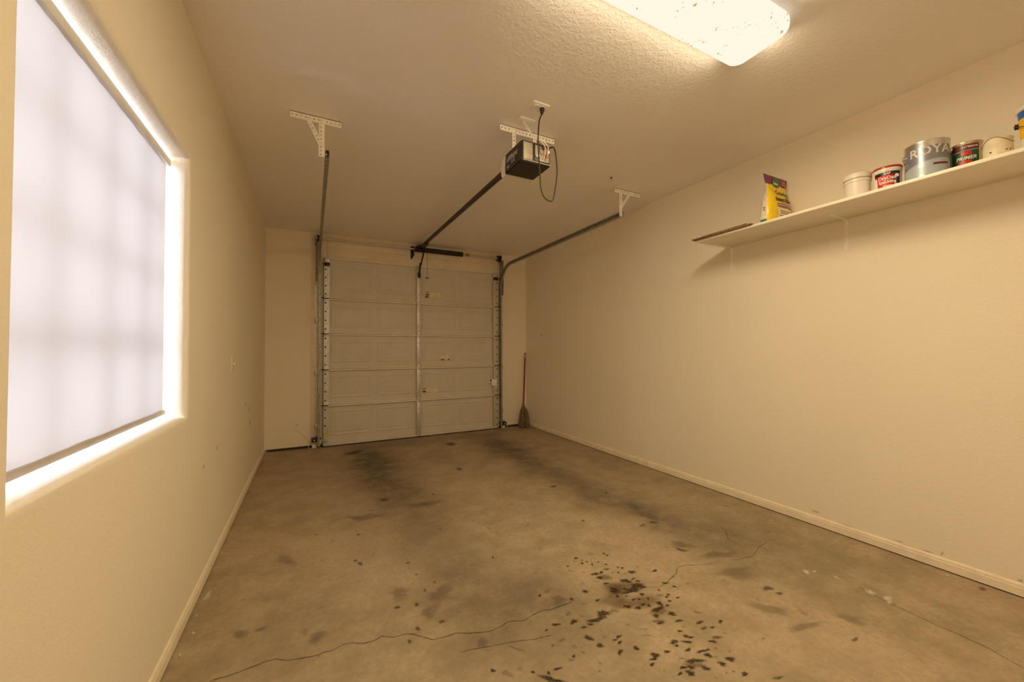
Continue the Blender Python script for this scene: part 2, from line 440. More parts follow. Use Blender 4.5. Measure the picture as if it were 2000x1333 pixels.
# baseboards: square edged board with a small top moulding and a shadow gap at the slab
def baseboard(name, x, s, label):
    prof = [(0, .006), (.011, .006), (.011, .046), (.0085, .050), (.0095, .056), (.006, .064), (.0, .068)]
    V, F = [], []
    for y in (YF, YB-.002):
        V += [(x+s*a, y, z) for a, z in prof]
    n = len(prof)
    for k in range(n): F.append((k, (k+1) % n, n+(k+1) % n, n+k))
    F += [tuple(range(n)), tuple(range(n, 2*n))]
    o = raw(name, V, F, 'trim'); tag(o, label, 'baseboard', kind='structure')
    box('shadow_gap', min(x+s*.0005, x+s*.008), max(x+s*.0005, x+s*.008), YF, YB-.002, .0004, .006, 'dark', o)
baseboard('baseboard_left', XL, 1, 'painted wooden baseboard along the window wall')
baseboard('baseboard_right', XR, -1, 'painted wooden baseboard along the shelf wall')

# ---------------------------------------------------------------- window
win = empty('window_1', (XL-.12, (WY0+WY1)/2, WZ0), 'white gridded window behind the pulled-down shade', 'window', kind='structure')
fx0, fx1 = XL-.165, XL-.132
FW = .014
for a in ((WY0, WY0+FW, WZ0, WZ1), (WY1-FW, WY1, WZ0, WZ1), (WY0+FW, WY1-FW, WZ0, WZ0+FW), (WY0+FW, WY1-FW, WZ1-FW, WZ1)):
    box('window_frame', fx0, fx1, *a, 'vinyl', win, .003)
box('meeting_rail', fx0, fx1+.004, WY0+FW, WY1-FW, 1.252, 1.284, 'vinyl', win, .003)
for y in (1.43, 1.735, 2.04):
    box('muntin', fx0+.012, fx1-.004, y-.011, y+.011, WZ0+FW, WZ1-FW, 'vinyl', win)
for z in (1.56, 1.845):
    box('muntin', fx0+.013, fx1-.005, WY0+FW, WY1-FW, z-.011, z+.011, 'vinyl', win)
raw('pane', [(fx0+.02, WY0+.01, WZ0+.01), (fx0+.02, WY1-.01, WZ0+.01), (fx0+.02, WY1-.01, WZ1-.01), (fx0+.02, WY0+.01, WZ1-.01)], [(0, 1, 2, 3)], 'pane', win)

sh = empty('roller_shade', (XL-.083, (WY0+WY1)/2, WZ0+.02), 'white translucent roller shade glowing in the window', 'shade')
def shade():
    V, F = [], []; ny, nz = 24, 18; x = XL-.083; y0, y1 = WY0+.018, WY1-.018; z0, z1 = WZ0+.030, WZ1-.03
    for j in range(nz+1):
        for i in range(ny+1):
            y = y0+(y1-y0)*i/ny; z = z0+(z1-z0)*j/nz
            V.append((x+.0025*math.sin(y*19)*(1-j/nz)+.001*math.sin(y*41+z*3), y, z))
    for j in range(nz):
        for i in range(ny): F.append((j*(ny+1)+i, j*(ny+1)+i+1, (j+1)*(ny+1)+i+1, (j+1)*(ny+1)+i))
    return raw('shade_fabric', V, F, 'shade', sh, True)
shade()
box('hem_bar', XL-.091, XL-.076, WY0+.015, WY1-.015, WZ0+.016, WZ0+.038, 'hem', sh, .003)
box('headrail', XL-.112, XL-.070, WY0+.006, WY1-.006, WZ1-.052, WZ1-.016, 'vinyl', sh, .006)

# ---------------------------------------------------------------- floor marks (photo pixels projected on the slab)
def cropA(L, sc=3.333, ox=900, oy=1050): return [(ox+x/sc, oy+y/sc, a/sc, b/sc) for x, y, a, b in L]
dark = cropA([(750,137,10,7),(787,150,6,4),(790,170,12,5),(820,160,7,4),(930,107,8,5),(953,119,10,4),(895,163,6,4),(855,178,8,6),(697,189,9,4),(945,177,10,4),(950,209,18,4),(1050,201,11,5),(1022,196,7,4),
    (875,240,22,8),(915,230,14,7),(1025,230,7,5),(1113,228,24,9),(1263,219,18,6),(905,265,20,9),(945,302,14,7),(1075,285,30,12),(1120,272,12,6),(1153,286,13,7),(1145,318,48,14),(1185,327,18,7),(1000,348,32,14),
    (1110,352,40,14),(1075,340,16,7),(1330,299,17,6),(1390,322,12,5),(1290,345,9,5),(1180,372,18,8),(1020,385,13,6),(1080,383,8,5),(1125,407,11,7),(1160,405,9,6),(1220,400,8,6),(1413,394,10,6),(1350,375,14,5),(1340,390,14,5),
    (1360,416,13,6),(1185,439,14,9),(1085,453,20,11),(1155,461,18,10),(1225,447,13,8),(1295,433,22,11),(1280,470,32,14),(1270,513,24,9),(1345,445,14,6),(1375,500,32,10),(1420,545,20,9),(1560,552,18,7),(1548,562,14,6),(1690,550,14,10),(1638,588,16,6),
    (1300,560,22,7),(1028,648,18,9),(1003,670,12,8),(1035,686,15,9),(1038,748,16,15),(1142,724,19,12),(905,706,24,12),(833,657,26,14),(1265,770,28,16),(1255,795,20,10),(1245,830,16,10),(1342,747,17,11),
    (1390,683,30,11),(1405,708,16,7),(1465,645,20,7),(1495,653,16,8),(1475,683,28,9),(1640,680,22,9),(1425,612,14,7),(1525,805,50,14),(1610,770,26,12),(1600,737,20,8),(1700,825,24,13),(1755,795,26,16),(1595,855,24,14),(1500,850,20,12),(1447,850,18,11),(1428,890,15,9),(1495,885,32,14),(1848,892,24,12),
    (810,355,24,8),(890,411,14,7),(513,381,13,7),(720,403,14,6),(925,500,40,20),(880,540,48,14),(620,570,24,9),(735,552,22,14),(800,587,16,7),(845,568,18,7),(558,607,10,6),(735,777,12,8),(630,858,28,8),(572,885,13,9),(470,880,10,10),(210,869,18,10),(600,930,80,16),(208,131,6,5),(1480,735,18,10),(1560,745,24,8)])
mid = [(694, 1096, 4, 2.5), (655, 1095, 2, 1.5), (704, 1102, 6, 3.5), (797, 1100, 4, 2.5), (814, 1123, 3, 2), (849, 1138, 3, 2), (830, 1154, 4, 2.5), (776, 1187, 6, 4), (814, 1182, 6, 3.5), (816, 1229, 6, 4), (800, 1254, 4, 5), (863, 1215, 6, 4), (963, 1090, 2, 1.5),
         (1255, 1027, 6, 2), (1184, 964, 3, 1.5), (1276, 1021, 8, 3), (1331, 1075, 12, 3), (1670, 1250, 7, 4), (1919, 1151, 10, 3), (1080, 951, 7, 2.5), (1139, 1018, 5, 2), (1500, 1150, 14, 4), (1522, 1160, 10, 3), (897, 917, 8, 3), (846, 966, 5, 1.5), (750, 977, 12, 3), (690, 885, 24, 3), (880, 868, 14, 3), (860, 1035, 3, 1.5), (700, 1045, 4, 2), (618, 1045, 3, 1.5), (1375, 1228, 8, 3), (1400, 1246, 10, 4), (1520, 1325, 10, 4)]
faint = cropA([(710,218,22,10),(990,230,20,9),(1070,240,16,8),(800,228,16,6),(790,300,18,6),(640,410,80,40),(700,500,30,20),(1180,320,30,12),(1000,480,40,14),(1300,380,40,14),(1540,490,36,14),(1090,570,16,12),(1200,600,26,7),(1225,640,34,7),(1185,642,18,6),(935,655,12,8),(660,670,28,14),(600,705,22,16),(795,750,22,10),(720,800,40,12),(905,820,24,8),(905,875,18,9),(1325,875,12,7),(1440,790,30,10),(1660,725,20,8),(1750,745,20,8),(1660,780,22,8),(1775,875,22,10),(1730,885,14,9),(1660,915,14,8),(1970,660,20,8),(140,690,60,40),(300,890,60,30),(360,725,90,8),(1355,650,14,7),(1480,300,30,8),(1450,585,18,6),(1530,628,18,5),(560,355,30,14),(170,735,20,10)])
faint += [(860, 1160, 34, 20), (840, 1195, 26, 16), (620, 1245, 26, 14), (470, 1240, 22, 12), (510, 1230, 18, 6), (780, 1160, 30, 16), (1440, 1120, 50, 16), (1500, 1190, 50, 14), (1570, 1225, 40, 12), (1400, 1085, 40, 10), (1330, 1065, 34, 8), (1270, 1010, 30, 9), (1240, 990, 26, 8), (560, 1095, 30, 10), (720, 1010, 34, 10), (690, 1012, 20, 5), (830, 985, 40, 8), (1660, 1210, 40, 10), (1700, 1060, 40, 8)]
haze = cropA([(1080,330,150,60),(1190,420,130,60),(1000,330,90,50),(1290,480,70,40),(1060,440,110,40),(940,260,60,26),(1520,830,90,30),(1290,550,60,20),(1000,400,120,60),(1500,890,34,14)])
decals('oil_haze', 'oil_brown', floor, [(*b, 0, .25) for b in haze], kind='stuff', h=.0003)
decals('faint_oil_marks', 'oil_faint', floor, [(*b, random.uniform(-.3, .3), .45) for b in faint], kind='stuff', h=.0005)
decals('old_oil_spots', 'oil_mid', floor, [(x, y, a*1.3, b*1.3, random.uniform(-.25, .25), .4) for x, y, a, b in mid], kind='stuff', h=.0007)
decals('oil_spots', 'oil', floor, [(x, y, a*1.5, b*1.5, random.uniform(-.25, .25), .5) for x, y, a, b in dark], kind='stuff', h=.0008)
cr1 = [(300+x/3.03, 1050+y/3.03) for x, y in [(330,855),(400,830),(520,795),(640,745),(720,725),(800,733),(880,720),(950,705),(1000,683),(1060,670),(1130,630),(1180,620),(1230,630),(1290,615),(1350,585),(1420,590),(1480,575),(1540,575),(1600,590),(1660,603),(1720,590),(1790,568),(1860,568),(1930,562)]]
cr1 += [(900+x/3.333, 1050+y/3.333) for x, y in [(190,615),(270,575),(310,550),(360,548),(420,545),(470,510),(520,485),(600,470),(650,450),(710,430),(745,400)]]
cr2 = [(900+x/3.333, 1050+y/3.333) for x, y in [(1200,325),(1290,322),(1330,300),(1400,238),(1412,195),(1470,180),(1560,182),(1650,165)]]
cr3 = [(980+x/3.226, 840+y/3.226) for x, y in [(1370,600),(1415,645),(1430,690),(1470,712),(1540,760)]]
cr4 = [(1676, 1146), (1700, 1160), (1720, 1170), (1770, 1194), (1830, 1222), (1900, 1252), (1960, 1283), (1999, 1305)]
cr5 = [(1430, 1095), (1470, 1088), (1482, 1070), (1500, 1058)]
cr6 = [(900, 1275), (990, 1255), (1050, 1248), (1080, 1240)]
for L, wd, ji in ((cr1, .0042, .003), (cr2, .003, .003), (cr3, .0032, .003), (cr4, .0035, .004), (cr5, .0025, .003), (cr6, .003, .003)):
    decals('crack', 'crack', floor, ribbons=[(L, wd, ji)], h=.0010)
chalk = [(384, 1203, 4, 5, .6), (378, 1237, 6, 5, .4), (352, 1280, 9, 5, .5), (344, 1286, 7, 3, .5), (405, 1165, 5, 24, .65), (418, 1090, 5, 10, .5), (433, 1080, 3, 12, .4), (470, 1003, 4, 2, 0), (435, 1050, 5, 3, .2), (508, 1095, 9, 2, -.2), (520, 955, 6, 1.5, 0),
         (1735, 1172, 16, 9, .4), (1700, 1158, 20, 5, .5), (1575, 1118, 14, 5, .3), (1590, 1117, 7, 3, 0), (1506, 1018, 7, 1.5, .1), (1570, 1032, 3, 1.5, 0), (1581, 1041, 5, 1.5, 0), (1850, 1124, 10, 3, .3), (1866, 1161, 2, 1.5, 0), (1635, 1130, 14, 3, .4)]
decals('pale_marks', 'chalk', floor, [(*b, .5) for b in chalk], kind='stuff', h=.0011)
for L in ([(682, 930), (768, 919)], [(950, 894), (1046, 881)]):
    decals('joint_line', 'chalk', floor, ribbons=[(L, .006, .0006)], h=.0012)
decals('wall_scuffs', 'scuff', wall_left, [(487, 800, 1.2, 9, 0, .3), (488, 826, 1.2, 12, 0, .3), (424, 875, 1.2, 10, 0, .3), (398, 912, 1.5, 7, 0, .3), (480, 790, 1.5, 4, 0, .3)], ax=0, v=XL, sgn=1, kind='stuff')
decals('wall_scuffs', 'scuff', wall_right, [(1593, 1000, 9, 3, .4, .5), (1755, 1058, 12, 2, .3, .5), (1840, 1082, 4, 6, .4, .4), (1993, 1135, 10, 3, .3, .5), (1660, 1030, 26, 1.5, .35, .5), (1776, 1068, 24, 1.5, .36, .5), (1812, 1078, 22, 1.8, .36, .5), (1058, 655, 4, 2, 0, .5)], ax=0, v=XR, sgn=-1, kind='stuff')

# ================================================================ sectional garage door
YS = YB-.014; YD = YB-.056            # skin face, inner face of rails and stiles
door = empty('door_1', (1.367, YB-.03, 0), 'closed off-white sectional garage door of five panelled sections', 'door', kind='structure')
zb = [0.012, .533, .990, 1.448, 1.905, 2.438]
X0, X1 = .125, 2.605
def panel(x0, x1, z0, z1, parent):
    V, F = [], []
    for d, y in ((0, 0), (.009, -.0045), (.022, -.0045), (.034, -.0008), (.040, -.0008), (.046, -.003)):
        V += [(x0+d, YS-.0004+y, z0+d), (x1-d, YS-.0004+y, z0+d), (x1-d, YS-.0004+y, z1-d), (x0+d, YS-.0004+y, z1-d)]
    for i in range(5):
        for k in range(4): F.append((4*i+k, 4*i+(k+1) % 4, 4*i+4+(k+1) % 4, 4*i+4+k))
    F.append((20, 21, 22, 23))
    raw('panel', V, F, 'door', parent)
for i in range(5):
    z0, z1 = zb[i], zb[i+1]
    bm = bmesh.new()
    bbox(bm, X0, X1, YS, YS+.006, z0+.001, z1-.001)
    s = bmobj('section', bm, 'door', door)
    box('bottom_rail', X0+.01, X1-.01, YD+.008, YS+.001, z0+.003, z0+.015, 'door_rail', s, .003)
    box('top_rail', X0+.01, X1-.01, YD+.002, YS+.001, z1-.020, z1-.001, 'door_rail', s, .006)
    ph = .325 if i in (0, 4) else .288
    pc = (z0+z1)/2+(.02 if i == 0 else 0)
    for a, b in ((.222, .722), (.792, 1.300), (1.402, 1.902), (1.972, 2.492)):
        panel(a, b, pc-ph/2, pc+ph/2, s)
    for side, (a, b) in enumerate(((.135, .197), (2.512, 2.597))):
        bm = bmesh.new(); w_ = b-a
        bperf(bm, (a, YD, z0+.004), (0, 0, 1), (1, 0, 0), (0, 1, 0), z1-z0-.008, w_, .105, .0105, .30 if side == 0 else .70, .002)
        bbox(bm, a, a+.002, YD+.002, YS, z0+.004, z1-.004); bbox(bm, b-.002, b, YD+.002, YS, z0+.004, z1-.004)
        bbox(bm, a, b, YS-.004, YS-.0012, z0+.004, z1-.004); bbox(bm, a, b, YD+.002, YS-.002, z0+.004, z0+.006); bbox(bm, a, b, YD+.002, YS-.002, z1-.006, z1-.004)
        st = bmobj('end_stile', bm, 'galv', s)
        box('stile_hole_shade', a+.003, b-.003, YD+.005, YS-.006, z0+.008, z1-.008, 'dark', s)  # dark block added in the hollow stile, painting the shade behind its holes
    box('center_stile', 1.321, 1.379, YD-.004, YS, z0+.003, z1-.003, 'galv', s, .007)
    for a in (.02, .12) if i else (.12,):
        for zz in (z0+a, z1-a):
            disc('screw', (1.350, YD-.007, zz), (0, 1, 0), .0055, .004, 'blacksteel', s, 8)
for i in range(1, 5):
    for a, b in ((.137, .192), (2.522, 2.592)):
        box('hinge', a, b, YD-.005, YD-.0005, zb[i]-.035, zb[i]+.035, 'galv', door, .0015)
        disc('hinge_pin', (a, YD-.007, zb[i]-.004), (1, 0, 0), .006, b-a, 'blacksteel', door, 8)
    box('hinge', 1.333, 1.367, YD-.009, YD-.0045, zb[i]-.035, zb[i]+.035, 'galv', door, .0015)
for x0, x1 in ((.137, .200), (2.515, 2.590)):
    box('top_roller_bracket', x0, x1, YD-.016, YD-.0005, 2.318, 2.365, 'blacksteel', door, .003)
    box('corner_plate', x0, x1, YD-.006, YD-.0005, 2.366, 2.428, 'galv', door, .002)
for x, s in ((.135, -1), (2.597, 1)):
    for z in (.06, *zb[1:5], 2.34):
        disc('roller', (x, YD-.022, z), (s, 0, 0), .006, .028, 'blacksteel', door, 8)
box('daylight_block', X0+.002, X1-.002, YS+.0065, YS+.0125, .004, 2.436, 'door', door)  # unseen plate added behind the sections to block daylight at their joints
box('bottom_seal', X0, X1, YD+.006, YS+.004, .0008, .014, 'dark', door)
box('astragal_rail', X0+.01, X1-.01, YD+.001, YS, .014, .042, 'door', door, .003)
box('operator_bracket', 1.330, 1.372, YD-.026, YD-.004, 2.26, 2.33, 'blacksteel', door, .003)
tag(box('yellow_sticker', .147, .192, YD-.0018, YD-.0003, .158, .196, 'sticker_yellow', door), 'yellow sticker')
# torn labels left on the door skin, each lifted a little off the steel
def torn(px0, px1, py0, py1, darks):
    t = empty('torn_label', at((px0+px1)/2, (py0+py1)/2, 1, YS-.009)); t.parent = door; t.matrix_parent_inverse = Matrix.Translation(-door.location)
    n = 12; top, bot = [], []
    for k in range(n+1):
        f = k/n; px = px0+(px1-px0)*f; j = random.uniform(-.18, .18)*(py1-py0)
        top.append(at(px, py0+j+(.3*(py1-py0) if k in (0, n) else 0), 1, YS-.010)); bot.append(at(px, py1+j-(.3*(py1-py0) if k in (0, n) else 0), 1, YS-.010))
    V = top+bot+[p+Vector((0, .0012, 0)) for p in top+bot]; N = n+1; F = []
    for k in range(n): F += [(k, k+1, N+k+1, N+k), (2*N+k, 3*N+k, 3*N+k+1, 2*N+k+1)]
    me = bpy.data.meshes.new('paper'); me.from_pydata([tuple(v) for v in V], [], F)
    p = link('paper', me, 'sticker'); p.parent = t; p.matrix_parent_inverse = Matrix.Translation(-t.matrix_basis.translation)
    for a, b, c, d in darks:
        q = at((a+b)/2, (c+d)/2, 1, YS-.0105); e1 = at(a, c, 1, YS-.0105); e2 = at(b, d, 1, YS-.0105)
        o = box('dark_print', min(e1.x, e2.x), max(e1.x, e2.x), YS-.0118, YS-.0102, min(e1.z, e2.z), max(e1.z, e2.z), 'label_maroon')
        o.parent = t; o.matrix_parent_inverse = Matrix.Translation(-t.matrix_basis.translation)
torn(834, 862, 572, 581, [(832, 838, 574.5, 577.5), (830.5, 836.5, 578.5, 582), (832.5, 837, 570.8, 572.4)])
torn(860, 877, 694.5, 703.5, [(861, 868, 702, 704), (875, 877.5, 701, 704)])
torn(826, 857, 759, 766, [(825.5, 832, 763.7, 766.2), (826, 832, 759.3, 760.6)])
lk = empty('slide_lock', (2.50, YD-.01, .725)); lk.parent = door; lk.matrix_parent_inverse = Matrix.Translation(-door.location)
def sub(o, p):
    o.parent = p; o.matrix_parent_inverse = Matrix.Translation(-p.matrix_basis.translation); return o
sub(box('lock_plate', 2.475, 2.565, YD-.012, YD-.0006, .675, .775, 'white_metal', None, .003), lk)
sub(box('bolt', 2.398, 2.476, YD-.010, YD-.002, .724, .742, 'white_metal', None, .003), lk)
sub(box('lock_tab', 2.452, 2.473, YD-.016, YD-.002, .742, .765, 'blacksteel', None, .002), lk)

# ================================================================ tracks, torsion gear
ZH, RAD = 2.525, .36
YT = YD-.022
def sweep(name, x, s, path, parent, wd=.05, dp=.026, material='galv_dark'):
    """C-section track: web on the outside, flanges turned towards the door centre (direction s)"""
    prof = [(dp, -wd/2+.006), (dp, -wd/2), (0, -wd/2), (0, wd/2-.008), (.006, wd/2), (dp-.004, wd/2), (dp, wd/2-.010)]
    th = .0018; V, F = [], []; P = [Vector((0, y, z)) for y, z in path]; n = len(prof)
    inner = [(a+(-th if a > .01 else th), b+(th if b < 0 else -th)) for a, b in prof]
    for i, p in enumerate(P):
        t = (P[min(i+1, len(P)-1)]-P[max(i-1, 0)]).normalized(); b = Vector((0, t.z, -t.y))
        for pr in (prof, inner):
            for a, c in pr: V.append((x+s*a, p.y+b.y*c, p.z+b.z*c))
    R = 2*n
    for i in range(len(P)-1):
        for k in range(n-1):
            F.append((i*R+k, i*R+k+1, (i+1)*R+k+1, (i+1)*R+k)); F.append((i*R+n+k, (i+1)*R+n+k, (i+1)*R+n+k+1, i*R+n+k+1))
        F.append((i*R, (i+1)*R, (i+1)*R+n, i*R+n)); F.append((i*R+n-1, i*R+2*n-1, (i+1)*R+2*n-1, (i+1)*R+n-1))
    for e in (0, (len(P)-1)*R):
        for k in range(n-1): F.append((e+k, e+k+1, e+n+k+1, e+n+k))
    o = raw(name, V, F, material, parent)
    bm = bmesh.new(); bm.from_mesh(o.data); bmesh.ops.recalc_face_normals(bm, faces=bm.faces); bm.to_mesh(o.data); bm.free()
    return o
YE = 2.80
for side, (x, s, xs, lb) in enumerate(((.070, 1, .040, 'galvanised roller track left of the garage door'), (2.640, -1, 2.60, 'galvanised roller track curving up right of the garage door'))):
    t = empty('door_track', (x, YT, 0), lb, 'track', 'roller tracks of the garage door')
    sweep('vertical_track', x, s, [(YT, .03), (YT, ZH-RAD)], t)
    sweep('curved_track', x, s, [(YT-RAD+RAD*math.cos(a), ZH-RAD+RAD*math.sin(a)) for a in [math.pi/2*k/14 for k in range(15)]], t)
    sweep('horizontal_track', x, s, [(YT-RAD, ZH), (YE, ZH)], t)
    bm = bmesh.new()
    xa = x-s*.004; bbox(bm, min(xa, xa-s*.034), max(xa, xa-s*.034), YB-.0105, YB-.0065, .05, ZH-.45); bbox(bm, min(xa, xa+s*.0025), max(xa, xa+s*.0025), YT+.02, YB-.008, .05, ZH-.45)
    bmobj('mounting_angle', bm, 'galv', t)
    for z in (.28, .95, 1.62):
        box('jamb_bracket', min(x-s*.03, x), max(x-s*.03, x), YT+.005, YB-.0108, z-.03, z+.03, 'galv', t, .002)
    bm = bmesh.new(); bbox(bm, min(xa, xa-s*.0025), max(xa, xa-s*.0025), YT-.07, YB-.0065, 2.08, 2.62); bbox(bm, min(xa, xa-s*.03), max(xa, xa-s*.03), YB-.0105, YB-.0066, 2.12, 2.60)
    bmobj('flag_bracket', bm, 'galv_dark', t)
    disc('end_bolt', (x+s*.002, YE+.02, ZH), (s, 0, 0), .009, .010, 'galv', t, 10)

# perforated ceiling hangers for the tracks
def hanger(x0, x1, strap_x, diag_x, y, label):
    t = empty('track_hanger', ((x0+x1)/2, y, ZC), label, 'bracket', 'perforated ceiling hangers of the tracks')
    perf_angle('ceiling_angle', (x0, y, ZC-.0015), (1, 0, 0), (0, 0, -1), (0, 1, 0), x1-x0, .040, .034, .0255, .0058, 'white_metal', t)
    L = ZC-.004-2.488
    bm = bmesh.new(); bperf(bm, (strap_x, y-.0035, ZC-.004), (0, 0, -1), (1, 0, 0), (0, 1, 0), L, .034, .0255, .0058, .36, .003); bbox(bm, strap_x+.031, strap_x+.034, y-.0005, y+.028, 2.488, ZC-.045)
    bmobj('drop_strap', bm, 'white_metal', t)
    a = Vector((diag_x, y-.0068, ZC-.030)); b = Vector((strap_x+.012, y-.0068, 2.560)); d = (b-a); nrm = Vector((0, 1, 0)); dv = nrm.cross(d.normalized())
    bm = bmesh.new(); bperf(bm, a-dv*.013, d, dv, nrm, d.length, .026, .0255, .0055, .5, .003); bmobj('diagonal_brace', bm, 'white_metal', t)
    for px in (strap_x+.012, diag_x): disc('bolt', (px, y-.012, ZC-.022), (0, 1, 0), .007, .006, 'white_metal', t, 8)
hanger(-.130, .166, .032, -.030, 2.780, 'white perforated hanger holding the left track end')
hanger(2.512, 2.832, 2.566, 2.695, 2.775, 'white perforated hanger holding the right track end')

sp = empty('torsion_spring_gear', (1.36, YB-.08, 2.66), 'torsion spring and shaft mounted across the door header', 'spring')
YSH, ZSH = YB-.080, 2.660
tube('shaft', [(.00, YSH, ZSH), (2.64, YSH, ZSH)], .0125, 'galv', sp, 12)
hx = [(1.300+.70*k/(90*10), YSH+.031*math.cos(2*math.pi*k/10), ZSH+.031*math.sin(2*math.pi*k/10)) for k in range(90*10+1)]
tube('coil_spring', hx, .0042, 'spring', sp, 5)
lathe_x = lambda name, prof, x, material: tube(name, [(x+a, YSH, ZSH) for a, r in prof], [r for a, r in prof], material, sp, 20)
lathe_x('winding_cone', [(0, .024), (.0, .040), (.03, .040), (.031, .026), (.05, .024)], 1.985, 'black')
lathe_x('spring_tag', [(0, .0135), (.001, .019), (.055, .019), (.056, .0135)], 2.045, 'copper')
lathe_x('stationary_cone', [(0, .022), (.001, .036), (.018, .036), (.02, .02)], 1.288, 'blacksteel')
for x in (.052, 2.575):
    lathe_x('cable_drum', [(0, .02), (.001, .050), (.008, .050), (.009, .040), (.04, .040), (.041, .052), (.048, .052), (.049, .02)], x, 'blacksteel')
for x in (.030, 2.632):
    box('end_bearing_plate', x-.002, x+.002, YSH-.035, YB-.0066, 2.585, 2.700, 'galv_dark', sp, .001)
bm = bmesh.new(); bbox(bm, 1.268, 1.272, YSH-.03, YB-.0066, 2.56, 2.700); bbox(bm, 1.245, 1.272, YB-.011, YB-.0066, 2.535, 2.715)
bmobj('center_bracket', bm, 'blacksteel', sp)
for z in (2.55, 2.70): disc('lag_bolt', (1.257, YB-.017, z), (0, 1, 0), .007, .006, 'blacksteel', sp, 8)
for x in (.078, 2.60):
    tube('lift_cable', [(x, YSH+.045, ZSH-.01), (x, YB-.03, 1.3), (x, YB-.03, .06)], .0016, 'galv', sp, 5)

# ================================================================ opener
op = empty('garage_door_opener', (1.295, 2.28, 2.45), 'black ceiling-mounted garage door opener with long rail', 'opener')
OX0, OX1, OY0, OY1, OZ0, OZ1 = 1.180, 1.408, 2.165, 2.395, 2.448, 2.585
bm = bmesh.new()
V = [(OX0+.004, OY0+.012), (OX0+.018, OY0), (OX1-.014, OY0), (OX1, OY0+.012), (OX1, OY1), (OX0, OY1)]
lo = [bm.verts.new((x, y, OZ0)) for x, y in V]; hi = [bm.verts.new((x+(.006 if x < 1.3 else -.006), y, OZ1)) for x, y in V]
bm.faces.new(lo[::-1]); bm.faces.new(hi)
for k in range(6): bm.faces.new((lo[k], lo[(k+1) % 6], hi[(k+1) % 6], hi[k]))
bmesh.ops.bevel(bm, geom=bm.edges[:], offset=.005, segments=2, affect='EDGES')
bmobj('housing', bm, 'black', op, True)
box('chassis_plate', OX0+.012, OX1-.012, OY0+.02, OY1, OZ1-.002, OZ1+.004, 'grey_panel', op, .001)
box('end_panel', 1.200, 1.268, OY0-.003, OY0+.004, 2.462, 2.574, 'grey_panel', op, .002)
box('lower_lip', 1.196, 1.404, OY0-.006, OY0+.003, 2.452, 2.458, 'grey_panel', op, .0015)
tb = box('terminal_bay', 1.283, 1.398, OY0-.003, OY0+.004, 2.462, 2.570, 'black', op, .002)
box('bay_plate', 1.286, 1.318, OY0-.005, OY0-.002, 2.500, 2.568, 'grey_panel', op, .001)
box('bay_back', 1.320, 1.392, OY0-.0045, OY0-.002, 2.468, 2.545, 'grey_panel', op, .001)
for k in range(3): box('terminal_block', 1.290+k*.009, 1.297+k*.009, OY0-.012, OY0-.0045, 2.486+.004*k, 2.497+.004*k, 'white', op, .001)
box('logic_connector', 1.362, 1.380, OY0-.014, OY0-.0035, 2.498, 2.520, 'red_plastic', op, .001)
box('lamp_socket', 1.372, 1.392, OY0-.016, OY0-.0035, 2.526, 2.546, 'white', op, .003)
for k in range(7):
    x = 1.325+.008*k; a = random.uniform(-.012, .012)
    tube('loose_wire', catmull([(x, OY0-.006, 2.566), (x+a, OY0-.020-.004*(k % 3), 2.540), (x-a*1.4, OY0-.014, 2.505), (x+a*.6, OY0-.006, 2.474+.004*(k % 4))], 6), .0018, ('white', 'grey_panel', 'copper')[k % 3], op, 6)
# ribbed lens on the far end
bm = bmesh.new(); nrib = 13
for k in range(nrib):
    x = OX0+.002+(OX1-OX0-.004)*(k+.5)/nrib
    pr = [(OY1+.001, OZ1-.015), (OY1+.05, OZ1-.02), (OY1+.068, OZ1-.06), (OY1+.062, OZ0+.01), (OY1+.04, OZ0-.012), (OY1+.001, OZ0-.006)]
    h = (OX1-OX0-.004)/nrib/2*.86
    A = [bm.verts.new((x-h, y, z)) for y, z in pr]; B = [bm.verts.new((x+h, y, z)) for y, z in pr]
    bm.faces.new(A[::-1]); bm.faces.new(B)
    for q in range(6): bm.faces.new((A[q], A[(q+1) % 6], B[(q+1) % 6], B[q]))
bbox(bm, OX0+.004, OX1-.004, OY1+.001, OY1+.036, OZ0-.002, OZ1-.02)
bmobj('light_lens', bm, 'white', op)
left = lambda y0, z0: (lambda u, v, w_: Vector((OX0-.0012-w_+max(0, (z0+v-OZ0))*.044-.0, y0-u, z0+v)))
text('maker_name', 'LiftMaster', .038, 'print_grey', op, left(2.290, 2.524), sx=1.0, bold=.0004)
box('name_rule', OX0-.0012, OX0+.0025, 2.212, 2.368, 2.5145, 2.5175, 'print_grey', op)
text('power_rating', '1/2', .042, 'print_grey', op, left(2.275, 2.482), bold=.0004)
text('small_print', 'HP', .026, 'print_grey', op, left(2.345, 2.468), bold=.0004)
# rail, trolley, header bracket, arm
def beam(name, a, b, wd, ht, material, parent):
    a, b = Vector(a), Vector(b); d = (b-a).normalized(); s = d.cross(Vector((0, 0, 1))).normalized(); u = s.cross(d)
    bm = bmesh.new()
    A = [bm.verts.new(a+s*i*wd/2+u*j*ht/2) for i, j in ((-1, -1), (1, -1), (1, 1), (-1, 1))]; B = [bm.verts.new(b+s*i*wd/2+u*j*ht/2) for i, j in ((-1, -1), (1, -1), (1, 1), (-1, 1))]
    bm.faces.new(A[::-1]); bm.faces.new(B)
    for k in range(4): bm.faces.new((A[k], A[(k+1) % 4], B[(k+1) % 4], B[k]))
    bmesh.ops.bevel(bm, geom=bm.edges[:], offset=min(wd, ht)*.12, segments=1, affect='EDGES')
    return bmobj(name, bm, material, parent)
R0, R1 = Vector((1.296, 2.42, 2.580)), Vector((1.365, 5.46, 2.690))
beam('rail', R0, R1, .034, .036, 'blacksteel', op)
tr0 = R0.lerp(R1, .915)
beam('trolley', tr0+Vector((0, -.07, -.028)), tr0+Vector((.003, .09, -.023)), .048, .03, 'black', op)
